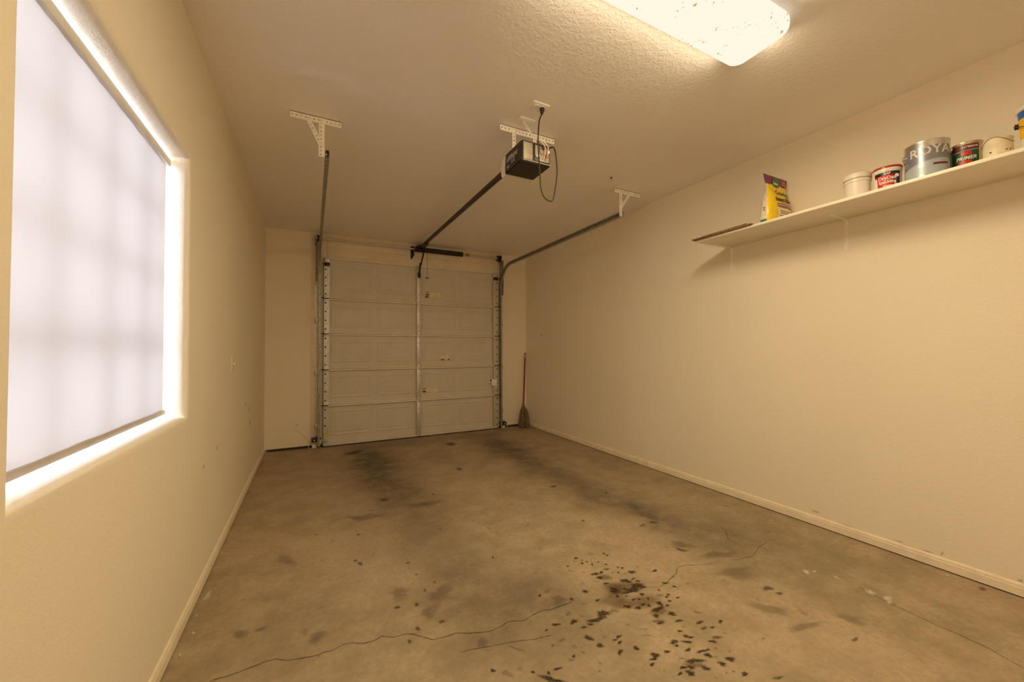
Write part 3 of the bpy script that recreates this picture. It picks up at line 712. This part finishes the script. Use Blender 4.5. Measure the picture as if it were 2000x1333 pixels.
bm = bmesh.new(); bbox(bm, 1.335, 1.395, 5.44, YB-.007, 2.675, 2.715); bbox(bm, 1.325, 1.405, YB-.013, YB-.0066, 2.655, 2.735); bmobj('header_bracket', bm, 'blacksteel', op)
beam('straight_arm', tr0+Vector((.004, .045, -.045)), (1.362, 5.46, 2.43), .020, .008, 'blacksteel', op)
beam('curved_arm', (1.353, 5.445, 2.46), (1.350, YD-.018, 2.295), .024, .010, 'black', op)
tube('release_cord', catmull([tr0+Vector((.018, -.02, -.05)), tr0+Vector((.020, -.015, -.2)), tr0+Vector((.020, -.015, -.46))], 8), .0022, 'cord', op, 6)
bm = bmesh.new(); bdisc(bm, tr0+Vector((-.005, -.015, -.475)), (1, 0, 0), .009, .05, 10); bmobj('release_handle', bm, 'red_plastic', op, True)

oh = empty('opener_hanger', (1.32, 2.32, ZC), 'white perforated angle hanging the opener from the ceiling', 'bracket')
perf_angle('ceiling_angle', (1.110, 2.32, ZC-.0015), (1, 0, 0), (0, 0, -1), (0, 1, 0), .430, .040, .034, .0268, .0058, 'white_metal', oh)
for x in (1.200, 1.362):
    bm = bmesh.new(); bperf(bm, (x, 2.3165, ZC-.006), (0, 0, -1), (1, 0, 0), (0, 1, 0), ZC-.006-OZ1-.0045, .026, .0268, .0055, .5, .003); bmobj('drop_strap', bm, 'white_metal', oh)
    box('foot', x, x+.026, 2.30, 2.3545, OZ1+.0042, OZ1+.0075, 'white_metal', oh)

# ceiling plates and cords
def plate(x0, x1, y0, y1, name, label, sockets):
    t = empty(name, ((x0+x1)/2, (y0+y1)/2, ZC), label, 'outlet' if sockets else 'cover plate')
    box('cover', x0, x1, y0, y1, ZC-.006, ZC-.0003, 'plate_white', t, .002)
    if sockets:
        for k, x in enumerate(((x0+x1)/2-.020, (x0+x1)/2+.020)):
            disc('socket', (x, (y0+y1)/2, ZC-.009), (0, 0, 1), .0165, .0035, 'plate_white', t, 20)
            for dy in (-.006, .006): box('slot', x-.004, x+.004, (y0+y1)/2+dy-.001, (y0+y1)/2+dy+.001, ZC-.0094, ZC-.0088, 'dark', t)
    disc('screw', ((x0+x1)/2, (y0+y1)/2, ZC-.0072), (0, 0, 1), .003, .002, 'galv', t, 8)
plate(1.190, 1.306, 2.008, 2.078, 'ceiling_outlet', 'white duplex outlet on the ceiling with the brown cord plugged in', True)
plate(1.192, 1.304, 2.184, 2.252, 'blank_cover_plate', 'white cover plate on the ceiling with thin white wires', False)
pc = empty('power_cord', (1.268, 2.043, ZC-.01), 'brown power cord looping from the ceiling outlet to the opener', 'cord')
tube('plug', [(1.268, 2.043, ZC-.0095), (1.268, 2.043, ZC-.022), (1.268, 2.046, ZC-.036), (1.268, 2.05, ZC-.046)], [.015, .015, .010, .006], 'cord', pc, 14)
pts = [(1.268, 2.05, ZC-.044)] + [at(x, y, 1, 2.10) for x, y in [(1053, 238), (1051, 270), (1052, 300), (1055, 345), (1056, 366), (1062, 384), (1073, 393), (1080, 390), (1084, 372), (1088, 340), (1087, 316), (1085, 300)]] + [Vector((1.412, 2.14, 2.57)), Vector((1.404, 2.20, 2.585))]
tube('cable', catmull(pts, 8), .0042, 'cord', pc, 8)
for k, (ox, oy) in enumerate(((0, 0), (.008, .006))):
    tag(tube('bell_wire', catmull([(1.232+ox, 2.222, ZC-.006), (1.238+ox*2, 2.20, ZC-.05), (1.262+ox*2, 2.17+oy, 2.640), (1.300+ox*2, 2.135-oy, 2.592), (1.345+ox*3, 2.137, 2.560), (1.360+ox*2, 2.150, 2.515)], 8), .0027, 'plate_white', None, 6),
        ('white bell wire from the cover plate, left strand' if k == 0 else 'white bell wire from the cover plate, right strand'), 'wire', 'thin wires between cover plate and opener')

# fire sprinkler
s_ = empty('fire_sprinkler', (2.325, 2.608, ZC), 'small pendent fire sprinkler on the ceiling', 'sprinkler')
lathe('escutcheon', [(.0, -.0005), (.022, -.0005), (.022, -.003), (.015, -.006), (.0, -.006)], (2.325, 2.608, ZC), 'white', s_, 20)
lathe('body', [(.0, -.006), (.007, -.006), (.007, -.018), (.003, -.02), (.0, -.02)], (2.325, 2.608, ZC), 'blacksteel', s_, 12)
for dx in (-1, 1): tube('frame_arm', [(2.325+dx*.006, 2.608, ZC-.016), (2.325+dx*.012, 2.608, ZC-.026), (2.325+dx*.004, 2.608, ZC-.040)], .002, 'brass', s_, 6)
lathe('deflector', [(.0, -.040), (.013, -.040), (.013, -.042), (.0, -.042)], (2.325, 2.608, ZC), 'white', s_, 16)

# ================================================================ ceiling light
def ceiling_light():
    x0, x1, y0, y1 = .705, 1.932, .952, 1.236; zt, zl = ZC-.001, ZC-.088
    t = empty('ceiling_light', ((x0+x1)/2, (y0+y1)/2, ZC), 'long glowing white fluorescent ceiling light speckled with dead insects', 'light')
    box('base_pan', x0+.03, x1-.03, y0+.03, y1-.03, ZC-.03, zt, 'white', t, .004)
    bm = bmesh.new()
    def ring(ins, z, rc):
        P = []
        for cx, cy, a0 in ((x1-ins-rc, y1-ins-rc, 0), (x0+ins+rc, y1-ins-rc, 90), (x0+ins+rc, y0+ins+rc, 180), (x1-ins-rc, y0+ins+rc, 270)):
            for k in range(7):
                a = math.radians(a0+15*k); P.append(bm.verts.new((cx+rc*math.cos(a), cy+rc*math.sin(a), z)))
        return P
    rings = [ring(.006, ZC-.004, .05), ring(0, ZC-.02, .05), ring(0, ZC-.048, .05)]
    for k in range(1, 7):
        a = math.pi/2*k/6; rings.append(ring(.036*(1-math.cos(a)), ZC-.048-.040*math.sin(a), .05))
    rings.append(ring(.09, ZC-.091, .03))
    n = len(rings[0])
    for A, B in zip(rings, rings[1:]):
        for k in range(n): bm.faces.new((A[k], A[(k+1) % n], B[(k+1) % n], B[k]))
    bm.faces.new(rings[-1])
    bmobj('lens', bm, 'lens', t, True)
    # the fixture's own light: down through the belly and out through the wrap-around sides
    def lamp(nm, loc, d, sx, sy, pw, spread=180):
        L = bpy.data.lights.new(nm, 'AREA'); L.shape = 'RECTANGLE'; L.size = sx; L.size_y = sy; L.energy = pw; L.color = LIGHT_COL; L.spread = math.radians(spread)
        o = bpy.data.objects.new(nm, L); COL.objects.link(o); o.location = loc
        o.rotation_euler = Vector(d).to_track_quat('-Z', 'Y').to_euler(); o.parent = t; o.matrix_parent_inverse = Matrix.Translation(-t.location)
    cx, cy = (x0+x1)/2, (y0+y1)/2
    lamp('tube_glow', (cx, cy, ZC-.096), (0, 0, -1), 1.10, .22, LIGHT_POWER*.75)
    lamp('tube_glow', (cx, y1+.006, ZC-.048), (0, 1, -.50), 1.12, .06, LIGHT_POWER*.058, 152)
    lamp('tube_glow', (cx, y0-.006, ZC-.048), (0, -1, -.50), 1.12, .06, LIGHT_POWER*.058, 152)
    lamp('tube_glow', (x1+.006, cy, ZC-.048), (1, 0, -.50), .06, .20, LIGHT_POWER*.014, 152)
    lamp('tube_glow', (x0-.006, cy, ZC-.048), (-1, 0, -.50), .06, .20, LIGHT_POWER*.014, 152)
ceiling_light()

# ================================================================ small wall things
sw = empty('light_switch', (XL, 3.392, 1.14), 'cream toggle switch plate on the window wall', 'switch')
box('plate', XL+.0003, XL+.007, 3.355, 3.429, 1.083, 1.198, 'white', sw, .002)
box('toggle', XL+.007, XL+.018, 3.387, 3.397, 1.133, 1.152, 'white', sw, .002)
def sensor(x, s, z, label):
    t = empty('safety_sensor', (x, YB-.07, z), label, 'sensor', 'photo-eye safety sensors beside the door')
    box('bracket', min(x-s*.02, x+s*.05), max(x-s*.02, x+s*.05), YB-.012, YB-.0068, z-.012, z+.012, 'blacksteel', t, .001)
    box('eye_body', min(x, x-s*.06), max(x, x-s*.06), YB-.095, YB-.012, z-.028, z+.022, 'black', t, .006)
    box('mounting_arm', min(x-s*.03, x+s*.006), max(x-s*.03, x+s*.006), YB-.09, YB-.07, z+.010, z+.034, 'black', t, .003)
    disc('lens', (x-s*.030, YB-.0945, z-.003), (0, -1, 0), .008, .003, 'white', t, 12)
    box('floor_cleat', min(x, x-s*.055), max(x, x-s*.055), YB-.045, YB-.0068, .001, .048, 'board', t, .003)
sensor(.062, 1, .112, 'black safety sensor left of the garage door near the floor')
sensor(2.656, -1, .085, 'black safety sensor right of the garage door near the floor')
a = at(580, 830, 1, YB-.003)
t = empty('sensor_wire', a, 'thin wire coming out of the wall left of the door', 'wire')
disc('grommet', (a.x, YB-.003, a.z), (0, 1, 0), .012, .003, 'white', t, 12); disc('hole', (a.x, YB-.0042, a.z-.001), (0, 1, 0), .006, .001, 'dark', t, 10)
tube('lead', catmull([(a.x, YB-.004, a.z), (a.x-.006, YB-.006, a.z-.06), (a.x+.05, YB-.005, a.z-.12), (a.x+.12, YB-.005, .10), (a.x+.13, YB-.03, .006), (-.010, YB-.05, .006)], 8), .0026, 'trim', t, 6)
a = at(993, 806, 1, YB-.003)
t = empty('sensor_wire', a, 'thin wire coming out of the wall beside the broom', 'wire')
disc('grommet', (a.x, YB-.003, a.z), (0, 1, 0), .012, .003, 'white', t, 12); disc('hole', (a.x, YB-.0042, a.z), (0, 1, 0), .005, .001, 'dark', t, 10)
tube('lead', catmull([(a.x, YB-.004, a.z), (a.x+.004, YB-.006, a.z-.07), (a.x-.01, YB-.005, .10), (a.x-.03, YB-.02, .006), (2.732, YB-.05, .006)], 8), .0026, 'trim', t, 6)

# broom leaning in the corner
br = empty('broom', (2.935, 5.40, 0), 'straw broom with red handle leaning in the corner', 'broom')
b0 = Vector((2.945, 5.425, .36)); b1 = Vector((3.088, 5.550, 1.215))
b0.x = at(1022.5, 800, 1, 5.425).x; top = at(1026, 690, 1, 5.545); b1 = Vector((min(top.x, XR-.012), 5.545, top.z))
tube('handle', [b0, b0.lerp(b1, .5), b0.lerp(b1, .90)], .0125, 'red_handle', br, 12)
tube('grip', [b0.lerp(b1, .90), b0.lerp(b1, .985)], .0135, 'grey_panel', br, 12); tube('cap', [b0.lerp(b1, .985), b1], .014, 'black', br, 12)
tube('ferrule', [b0+Vector((0, 0, .03)), b0-Vector((.002, .002, .04))], [.015, .022], 'straw', br, 12)
bm = bmesh.new()
for k in range(170):
    f = random.uniform(-1, 1); g = random.uniform(-1, 1)
    p0 = b0+Vector((f*.018, g*.010, -.02))
    sh_ = .055*math.sqrt(max(0, 1-f*f*.2))
    p1 = Vector((b0.x+f*.066-.004, 5.40+g*.026+.0, .215)); p2 = Vector((b0.x+f*.094-.012, 5.385+g*.036, random.uniform(.003, .02)))
    btube(bm, [p0, p0.lerp(p1, .55)+Vector((f*.012, 0, 0)), p1, p2], [.0035, .0042, .0042, .003], 4)
o = bmobj('bristles', bm, 'straw', br); o['kind'] = 'stuff'
for z, wx in ((.245, .068), (.215, .071)):
    bm = bmesh.new(); P = [(b0.x-.004+wx*math.cos(a), 5.402+.034*math.sin(a), z) for a in [2*math.pi*k/24 for k in range(25)]]
    btube(bm, P, .003, 5); bmobj('stitching', bm, 'red_handle', br)

# ================================================================ shelf
SZ0, SZ1, SX, SY0, SY1 = 2.083, 2.1005, 2.735, -.40, 2.085
tag(box('wall_shelf', SX, XR-.001, SY0, SY1, SZ0, SZ1, 'shelf', None, .0015), 'long white melamine shelf on the right wall', 'shelf')
for y, lb in ((2.050, 'white steel shelf bracket under the far end of the shelf'), (1.262, 'white steel shelf bracket under the white tub'), (.45, 'white steel shelf bracket nearest the viewer')):
    t = empty('shelf_bracket', (XR, y, SZ0), lb, 'bracket', 'brackets under the shelf')
    bm = bmesh.new(); prof = [(-.0125, 0), (.0125, 0), (.0125, -.192), (.009, -.2), (0, -.204), (-.009, -.2), (-.0125, -.192)]
    A = [bm.verts.new((XR-.0006, y+a, SZ0-.0008+b)) for a, b in prof]; B = [bm.verts.new((XR-.0032, y+a, SZ0-.0008+b)) for a, b in prof]
    bm.faces.new(A); bm.faces.new(B[::-1])
    for k in range(7): bm.faces.new((A[k], A[(k+1) % 7], B[(k+1) % 7], B[k]))
    bmobj('wall_leg', bm, 'white_metal', t)
    box('shelf_leg', XR-.24, XR-.0035, y-.0125, y+.0125, SZ0-.0036, SZ0-.0008, 'white_metal', t, .001)
    box('wall_rib', XR-.0085, XR-.0034, y-.005, y+.005, SZ0-.190, SZ0-.014, 'white_metal', t, .002)
    box('shelf_rib', XR-.22, XR-.0125, y-.005, y+.005, SZ0-.0085, SZ0-.0038, 'white_metal', t, .002)
    tube('corner_rib', catmull([(XR-.0055, y, SZ0-.05), (XR-.009, y, SZ0-.022), (XR-.022, y, SZ0-.009), (XR-.05, y, SZ0-.0055)], 5), .0045, 'white_metal', t, 8)

# ---------------------------------------------------------------- things on the shelf
Z = SZ1+.0003
def wrap(c, r, th0, z0):
    """cylinder mapping: u runs left to right as seen by the viewer, v is height"""
    return lambda u, v, w_: Vector((c[0]+(r+.0006+w_)*math.cos(th0+u/r), c[1]+(r+.0006+w_)*math.sin(th0+u/r), z0+v))
def arc(name, c, r0, r1, z0, z1, a0, a1, material, parent, n=18):
    bm = bmesh.new(); blathe(bm, [(r0, z0), (r1, z1)], c, n, a0, a1); return bmobj(name, bm, material, parent, True)

# fibreboard strips
tag(box('fibreboard_strip', 2.712, 2.85, 1.64, 2.108, Z, Z+.008, 'cardboard', None, .001, Matrix.Rotation(.03, 4, 'Z')), 'lower brown fibreboard strip lying at the shelf end', 'board', 'fibreboard strips on the shelf')
tag(box('fibreboard_strip', 2.765, 2.90, 1.70, 2.06, Z+.0116, Z+.031, 'cardboard', None, .002, Matrix.Rotation(-.02, 4, 'Z')), 'upper thicker brown fibreboard strip lying on another strip', 'board', 'fibreboard strips on the shelf')
tag(box('fibreboard_strip', 2.79, 2.90, 1.60, 2.03, Z+.0083, Z+.0113, 'cardboard', None, .0005, Matrix.Rotation(.04, 4, 'Z')), 'thin brown fibreboard sheet between two thicker strips', 'board', 'fibreboard strips on the shelf')

# insect killer bag, its printed face towards the near end of the room
def bag():
    bx, by, H = 2.935, 1.590, .352
    t = empty('insect_killer_bag', (bx, by, Z), 'yellow and purple insect killer bag standing on the shelf', 'bag')
    tz = [0, .01, .03, .08, .15, .20, .235, .265, .285, .31, .335, H]
    hw = [.120, .132, .138, .138, .134, .124, .112, .112, .120, .132, .142, .147]
    ht = [.040, .048, .052, .054, .048, .036, .024, .014, .009, .006, .004, .0025]
    lean = lambda z: -.004*math.sin(z*9)
    n = 40
    def pt(i, k, extra=0.0):
        a = 2*math.pi*k/n; c, s = math.cos(a), math.sin(a)
        e = .62
        x = math.copysign(abs(c)**.8, c)*hw[i]; y = math.copysign(abs(s)**e, s)*ht[i]
        wr = .0025*math.sin(9*a+tz[i]*60)*(1 if 3 < i < 9 else .4)
        return Vector((bx+x+.012*(tz[i]/H)-.012, by+y+wr+lean(tz[i]) + math.copysign(extra, y) , Z+tz[i]))
    def skin(name, i0, i1, k0, k1, material, extra=0.0):
        bm = bmesh.new(); rows = [[bm.verts.new(pt(i, k, extra)) for k in range(k0, k1+1)] for i in range(i0, i1+1)]
        for A, B in zip(rows, rows[1:]):
            for q in range(len(A)-1): bm.faces.new((A[q], A[q+1], B[q+1], B[q]))
        bmesh.ops.remove_doubles(bm, verts=bm.verts, dist=1e-6)
        o = bmobj(name, bm, material, t, True); return o
    # printed face is the -y half (k 20..40); the gusset at -x is k 14..21
    skin('front_film', 0, 8, 21, 40, 'bag_yellow'); skin('front_header', 8, 11, 21, 40, 'bag_purple')
    skin('side_gusset', 2, 8, 13, 21, 'bag_white'); skin('gusset_foot', 0, 2, 13, 21, 'bag_teal'); skin('gusset_header', 8, 11, 13, 21, 'blue')
    skin('back_film', 0, 11, 0, 13, 'bag_white')
    bm = bmesh.new(); vs_ = [bm.verts.new(pt(0, k)) for k in range(n)]; bm.faces.new(vs_); bmobj('base', bm, 'bag_teal', t)
    bm = bmesh.new(); vs_ = [bm.verts.new(pt(11, k)) for k in range(n)]; bm.faces.new(vs_); bmobj('top_seal', bm, 'bag_purple', t)
    def ysurf(x, z):
        z = max(0, min(H-.001, z-Z)); i = max(j for j in range(len(tz)-1) if tz[j] <= z); f = (z-tz[i])/(tz[i+1]-tz[i])
        W = hw[i]*(1-f)+hw[i+1]*f; T = ht[i]*(1-f)+ht[i+1]*f
        u = min(.97, abs(x-bx-.012*(z/H)+.012)/W); cc = u**(1/.8); s = math.sqrt(max(0, 1-cc*cc))
        a = math.atan2(-s, math.copysign(cc, x-bx)); wr = .0025*math.sin(9*a+z*60)
        return by-(s**.62)*T+lean(z)-.0045
    pl = lambda cx, cz: (lambda u, v, w_: Vector((cx+u, ysurf(cx+u, Z+cz+v)-w_, Z+cz+v)))
    def patch(name, x0, x1, z0, z1, material, lift=0.0, round_=False):
        bm = bmesh.new(); nx, nz = 10, 6; g = []
        for j in range(nz+1):
            row = []
            for i in range(nx+1):
                fx, fz = i/nx*2-1, j/nz*2-1
                if round_: fx, fz = fx*math.sqrt(1-fz*fz/2), fz*math.sqrt(1-fx*fx/2)
                x = (x0+x1)/2+fx*(x1-x0)/2; z = (z0+z1)/2+fz*(z1-z0)/2
                row.append(bm.verts.new((x, ysurf(x, Z+z)+.0012-lift, Z+z)))
            g.append(row)
        for j in range(nz):
            for i in range(nx): bm.faces.new((g[j][i], g[j][i+1], g[j+1][i+1], g[j+1][i]))
        bmobj(name, bm, material, t, True)
    patch('logo_leaf', 2.885, 2.965, .305, .345, 'bag_green', 0, True)
    patch('logo_disc', 2.868, 2.955, .268, .322, 'bag_green', .0006, True)
    text('logo_text', 'Safer', .030, 'print_white', t, pl(2.911, .287), bold=.0004)
    text('header_text', 'KILLS\nBUGS', .020, 'yellow', t, pl(3.015, .318), bold=.0003)
    text('product_line', 'Crawling', .046, 'label_black', t, pl(2.945, .208), bold=.0006, sx=.95)
    text('product_name', 'Insect Killer', .044, 'label_black', t, pl(2.942, .158), bold=.0016, shear=.2, sx=.86)
    patch('violet_band', 2.858, 3.035, .118, .142, 'purple')
    patch('violet_band_edge', 2.858, 3.035, .128, .132, 'print_white', .0006)
    patch('text_panel', 2.858, 3.010, .018, .108, 'cream')
    for z, a, b in ((.088, 2.878, 2.99), (.074, 2.884, 2.98), (.054, 2.872, 2.985), (.030, 2.868, 2.975)):
        patch('fine_print', a, b, z-.0022, z+.0022, 'label_black', .0006)
    for k, z in enumerate((.215, .20, .185, .17, .11, .095)):
        q = max(j for j in range(len(tz)-1) if tz[j] <= z); f = (z-tz[q])/(tz[q+1]-tz[q]); xg = bx-.012+.012*z/H-(hw[q]*(1-f)+hw[q+1]*f)-.0004; box('gusset_print', xg-.0012, xg+.004, by-.008, by+.014-.002*k, Z+z-.003, Z+z+.003, 'print_grey' if k < 4 else 'label_maroon', t)
bag()

def camdir(c): return math.atan2(-c[1], -c[0])
# white tub
c = (2.853, 1.0925, Z)
t = empty('white_tub', c, 'small plain white plastic tub on the shelf', 'tub')
lathe('body', [(0, .0), (.056, .0), (.058, .006), (.0595, .098), (.0635, .100), (.0635, .112), (.058, .1135), (.057, .1235), (0, .1235)], c, 'white', t, 44)
lathe('lid', [(.058, .1195), (.066, .1195), (.0665, .143), (.064, .147), (.056, .147), (.054, .144), (0, .144)], c, 'white', t, 44)
# red spackling tub
c = (2.852, .959, Z); th = camdir(c)
t = empty('spackling_tub', c, 'white tub with red and black spackling label and red lid', 'tub')
lathe('body', [(0, 0), (.053, 0), (.056, .004), (.0605, .104), (.0625, .106), (.0625, .122), (0, .122)], c, 'white', t, 44)
lathe('lid', [(.0627, .119), (.0638, .120), (.0638, .128), (.061, .131), (.056, .131), (.055, .128), (0, .128)], c, 'red_plastic', t, 44)
rr = lambda z: .0562+(.0605-.0562)*(z-.004)/.1
arc('label_front', c, rr(.006)+.0006, rr(.098)+.0006, .006, .098, th-.95, th+.50, 'label_red', t)
arc('label_band', c, rr(.080)+.0011, rr(.098)+.0011, .080, .098, th-.95, th+.40, 'label_black', t)
arc('label_picture', c, rr(.03)+.0013, rr(.098)+.0013, .030, .098, th+.42, th+.95, 'label_black', t)
arc('label_side', c, rr(.01)+.0009, rr(.07)+.0009, .010, .070, th-.93, th-.74, 'print_white', t, 4)
for nm, s_, size, u, z, ml, bd in (('brand_text', 'DAP', .016, -.004, .083, 'print_white', .0006), ('name_text', 'DryDex', .026, -.006, .056, 'print_white', .0006), ('kind_text', 'Spackling', .023, -.004, .036, 'print_white', .0006), ('line_text', 'interior', .013, -.004, .019, 'print_white', .0003)):
    text(nm, s_, size, ml, t, wrap(c, rr(z+.005)+.0013, th, Z+z), bold=bd, sx=.88)
disc('picture_mark', Vector((c[0]+.0605*math.cos(th+.66), c[1]+.0605*math.sin(th+.66), Z+.072)), (math.cos(th+.66), math.sin(th+.66), 0), .010, .0022, 'print_white', t, 12)

# gallon paint can
c = (2.852, .8005, Z); th = camdir(c); R = .083
t = empty('paint_can', c, 'large silver paint can with slate label and wire bail', 'paint can')
lathe('body', [(0, .002), (R-.002, .002), (R, 0), (R+.001, .004), (R, .008), (R, .180), (R+.0015, .184), (R+.0015, .189), (R-.002, .191), (R-.010, .188), (R-.012, .182), (0, .182)], c, 'can_silver', t, 56)
arc('label_upper', c, R+.0006, R+.0006, .066, .158, th-1.25, th+1.15, 'label_slate', t, 36)
bm = bmesh.new(); n = 36; A, B = [], []
for k in range(n+1):
    a = th-1.25+2.4*k/n; zt = .058+.030*math.sin(min(1, k/n*1.25)*math.pi/2)
    A.append(bm.verts.new((c[0]+(R+.0011)*math.cos(a), c[1]+(R+.0011)*math.sin(a), Z+.012))); B.append(bm.verts.new((c[0]+(R+.0011)*math.cos(a), c[1]+(R+.0011)*math.sin(a), Z+zt)))
for k in range(n): bm.faces.new((A[k], A[k+1], B[k+1], B[k]))
bmobj('label_lower', bm, 'label_blue', t, True)
text('brand_text', 'ROYAL', .060, 'silver_print', t, wrap(c, R+.0008, th-.80, Z+.116), align='LEFT', bold=.0010, sx=1.0)
arc('maroon_bar', c, R+.0018, R+.0018, .056, .066, th+.26, th+1.0, 'label_maroon', t, 12)
for k in range(4): arc('fine_print', c, R+.0017, R+.0017, .022+.009*k, .0245+.009*k, th-.9, th+.1+.05*k, 'print_grey', t, 12)
e = Vector((c[0]+(R+.002)*math.cos(th-1.35), c[1]+(R+.002)*math.sin(th-1.35), Z+.140)); dr = Vector((math.cos(th-1.35), math.sin(th-1.35), 0))
disc('ear', e-dr*.002, dr, .011, .008, 'can_silver', t, 16)
e2 = Vector((c[0]+(R+.002)*math.cos(th+1.79), c[1]+(R+.002)*math.sin(th+1.79), Z+.140)); disc('ear', e2+dr*.002, -dr, .011, .006, 'can_silver', t, 16)
bl = []
for k in range(25):
    f = k/24; a = th-1.35+(math.pi)*f
    lift_ = math.sin(math.pi*f); q = Vector((c[0]+(R+.0035)*math.cos(th-1.35-math.pi*f), c[1]+(R+.0035)*math.sin(th-1.35-math.pi*f), Z+.142-.05*lift_+ .016*math.sin(3*math.pi*f)*.3)); bl.append(q)
tube('bail', bl, .0017, 'galv', t, 6)

# green labelled can
c = (2.930, .680, Z); th = camdir(c); R = .0535
t = empty('primer_can', c, 'small tin can with dark green and red label', 'paint can')
lathe('body', [(0, .002), (R-.002, .002), (R, 0), (R+.001, .003), (R, .006), (R, .146), (R+.0015, .149), (R+.0015, .153), (R-.003, .154), (R-.006, .148), (0, .148)], c, 'can_tin', t, 48)
arc('label_field', c, R+.0006, R+.0006, .016, .140, th-1.5, th+.80, 'label_green', t, 30)
arc('label_top_band', c, R+.0011, R+.0011, .112, .140, th-1.5, th+.80, 'label_maroon', t, 30)
arc('label_rule', c, R+.0014, R+.0014, .108, .1105, th-1.5, th+.80, 'print_grey', t, 30)
arc('label_red_upper', c, R+.0013, R+.0013, .086, .104, th-.35, th+.30, 'label_red', t, 12)
arc('label_red_lower', c, R+.0013, R+.0013, .046, .060, th-.55, th+.30, 'label_red', t, 12)
text('top_text', 'INTERIOR', .013, 'print_white', t, wrap(c, R+.0012, th+.2, Z+.122), bold=.0002)
text('name_text', 'PRIMER', .024, 'print_white', t, wrap(c, R+.0014, th-.05, Z+.064), shear=.3, bold=.0005, sx=.9)
arc('fine_print', c, R+.0014, R+.0014, .026, .031, th-.7, th+.45, 'print_white', t, 14)
arc('fine_print', c, R+.0014, R+.0014, .036, .0385, th-.6, th+.30, 'print_grey', t, 14)

# cream pail with a lid
c = (2.852, .5645, Z); th = camdir(c); R = .046
t = empty('plastic_pail', c, 'small paint-splashed cream tin without a label', 'paint can')
lathe('body', [(0, .001), (R-.002, .001), (R, .003), (R, .094), (R+.0015, .096), (R+.0015, .101), (R-.002, .103), (R-.006, .099), (0, .098)], c, 'cream', t, 44)
for k in range(9):
    a = th+random.uniform(-.9, .9); z = random.uniform(.02, .085); rr_ = random.uniform(.0018, .004)
    q = Vector((c[0]+(R-.0005)*math.cos(a), c[1]+(R-.0005)*math.sin(a), Z+z)); disc('paint_spatter', q, (math.cos(a), math.sin(a), 0), rr_, .0012, 'white' if k % 3 else 'cord', t, 8)
bl = [Vector((c[0]+(R+.003)*math.cos(th-1.5+3.0*f), c[1]+(R+.003)*math.sin(th-1.5+3.0*f), Z+.078+.024*math.sin(math.pi*f)*math.sin(math.pi*f)+.010*math.sin(2*math.pi*f))) for f in [k/20 for k in range(21)]]
tube('bail', bl, .0009, 'blacksteel', t, 6)

# blue and yellow bucket at the edge of the view
c = (2.862, .416, Z); th = camdir(c); R0_, R1_, H_ = .082, .092, .205
t = empty('joint_compound_bucket', c, 'white bucket with blue and yellow label at the right edge', 'bucket')
lathe('body', [(0, 0), (R0_-.002, 0), (R0_, .004), (R1_, H_-.02), (R1_+.003, H_-.018), (R1_+.003, H_-.004), (R1_, H_), (0, H_)], c, 'white', t, 48)
rb = lambda z: R0_+(R1_-R0_)*z/(H_-.02)+.0008
arc('label_yellow', c, rb(.062), rb(.150), .062, .150, th-1.30, th+1.3, 'yellow', t, 30)
arc('label_blue', c, rb(.150), rb(.183), .150, .183, th-1.30, th+1.3, 'blue', t, 30)
for k in range(3): arc('fine_print', c, rb(.03), rb(.03), .022+.010*k, .026+.010*k, th-1.1, th+.2, 'print_grey', t, 12)
a = th-1.42; e = Vector((c[0]+(R1_)*math.cos(a), c[1]+(R1_)*math.sin(a), Z+.130)); dr = Vector((math.cos(a), math.sin(a), 0))
disc('ear', e-dr*.004, dr, .012, .012, 'blacksteel', t, 14)
bl = [Vector((c[0]+(R1_+.010)*math.cos(a+math.pi*f), c[1]+(R1_+.010)*math.sin(a+math.pi*f), Z+.132-.045*math.sin(math.pi*f))) for f in [k/24 for k in range(25)]]
tube('bail', bl, .0018, 'blacksteel', t, 6)
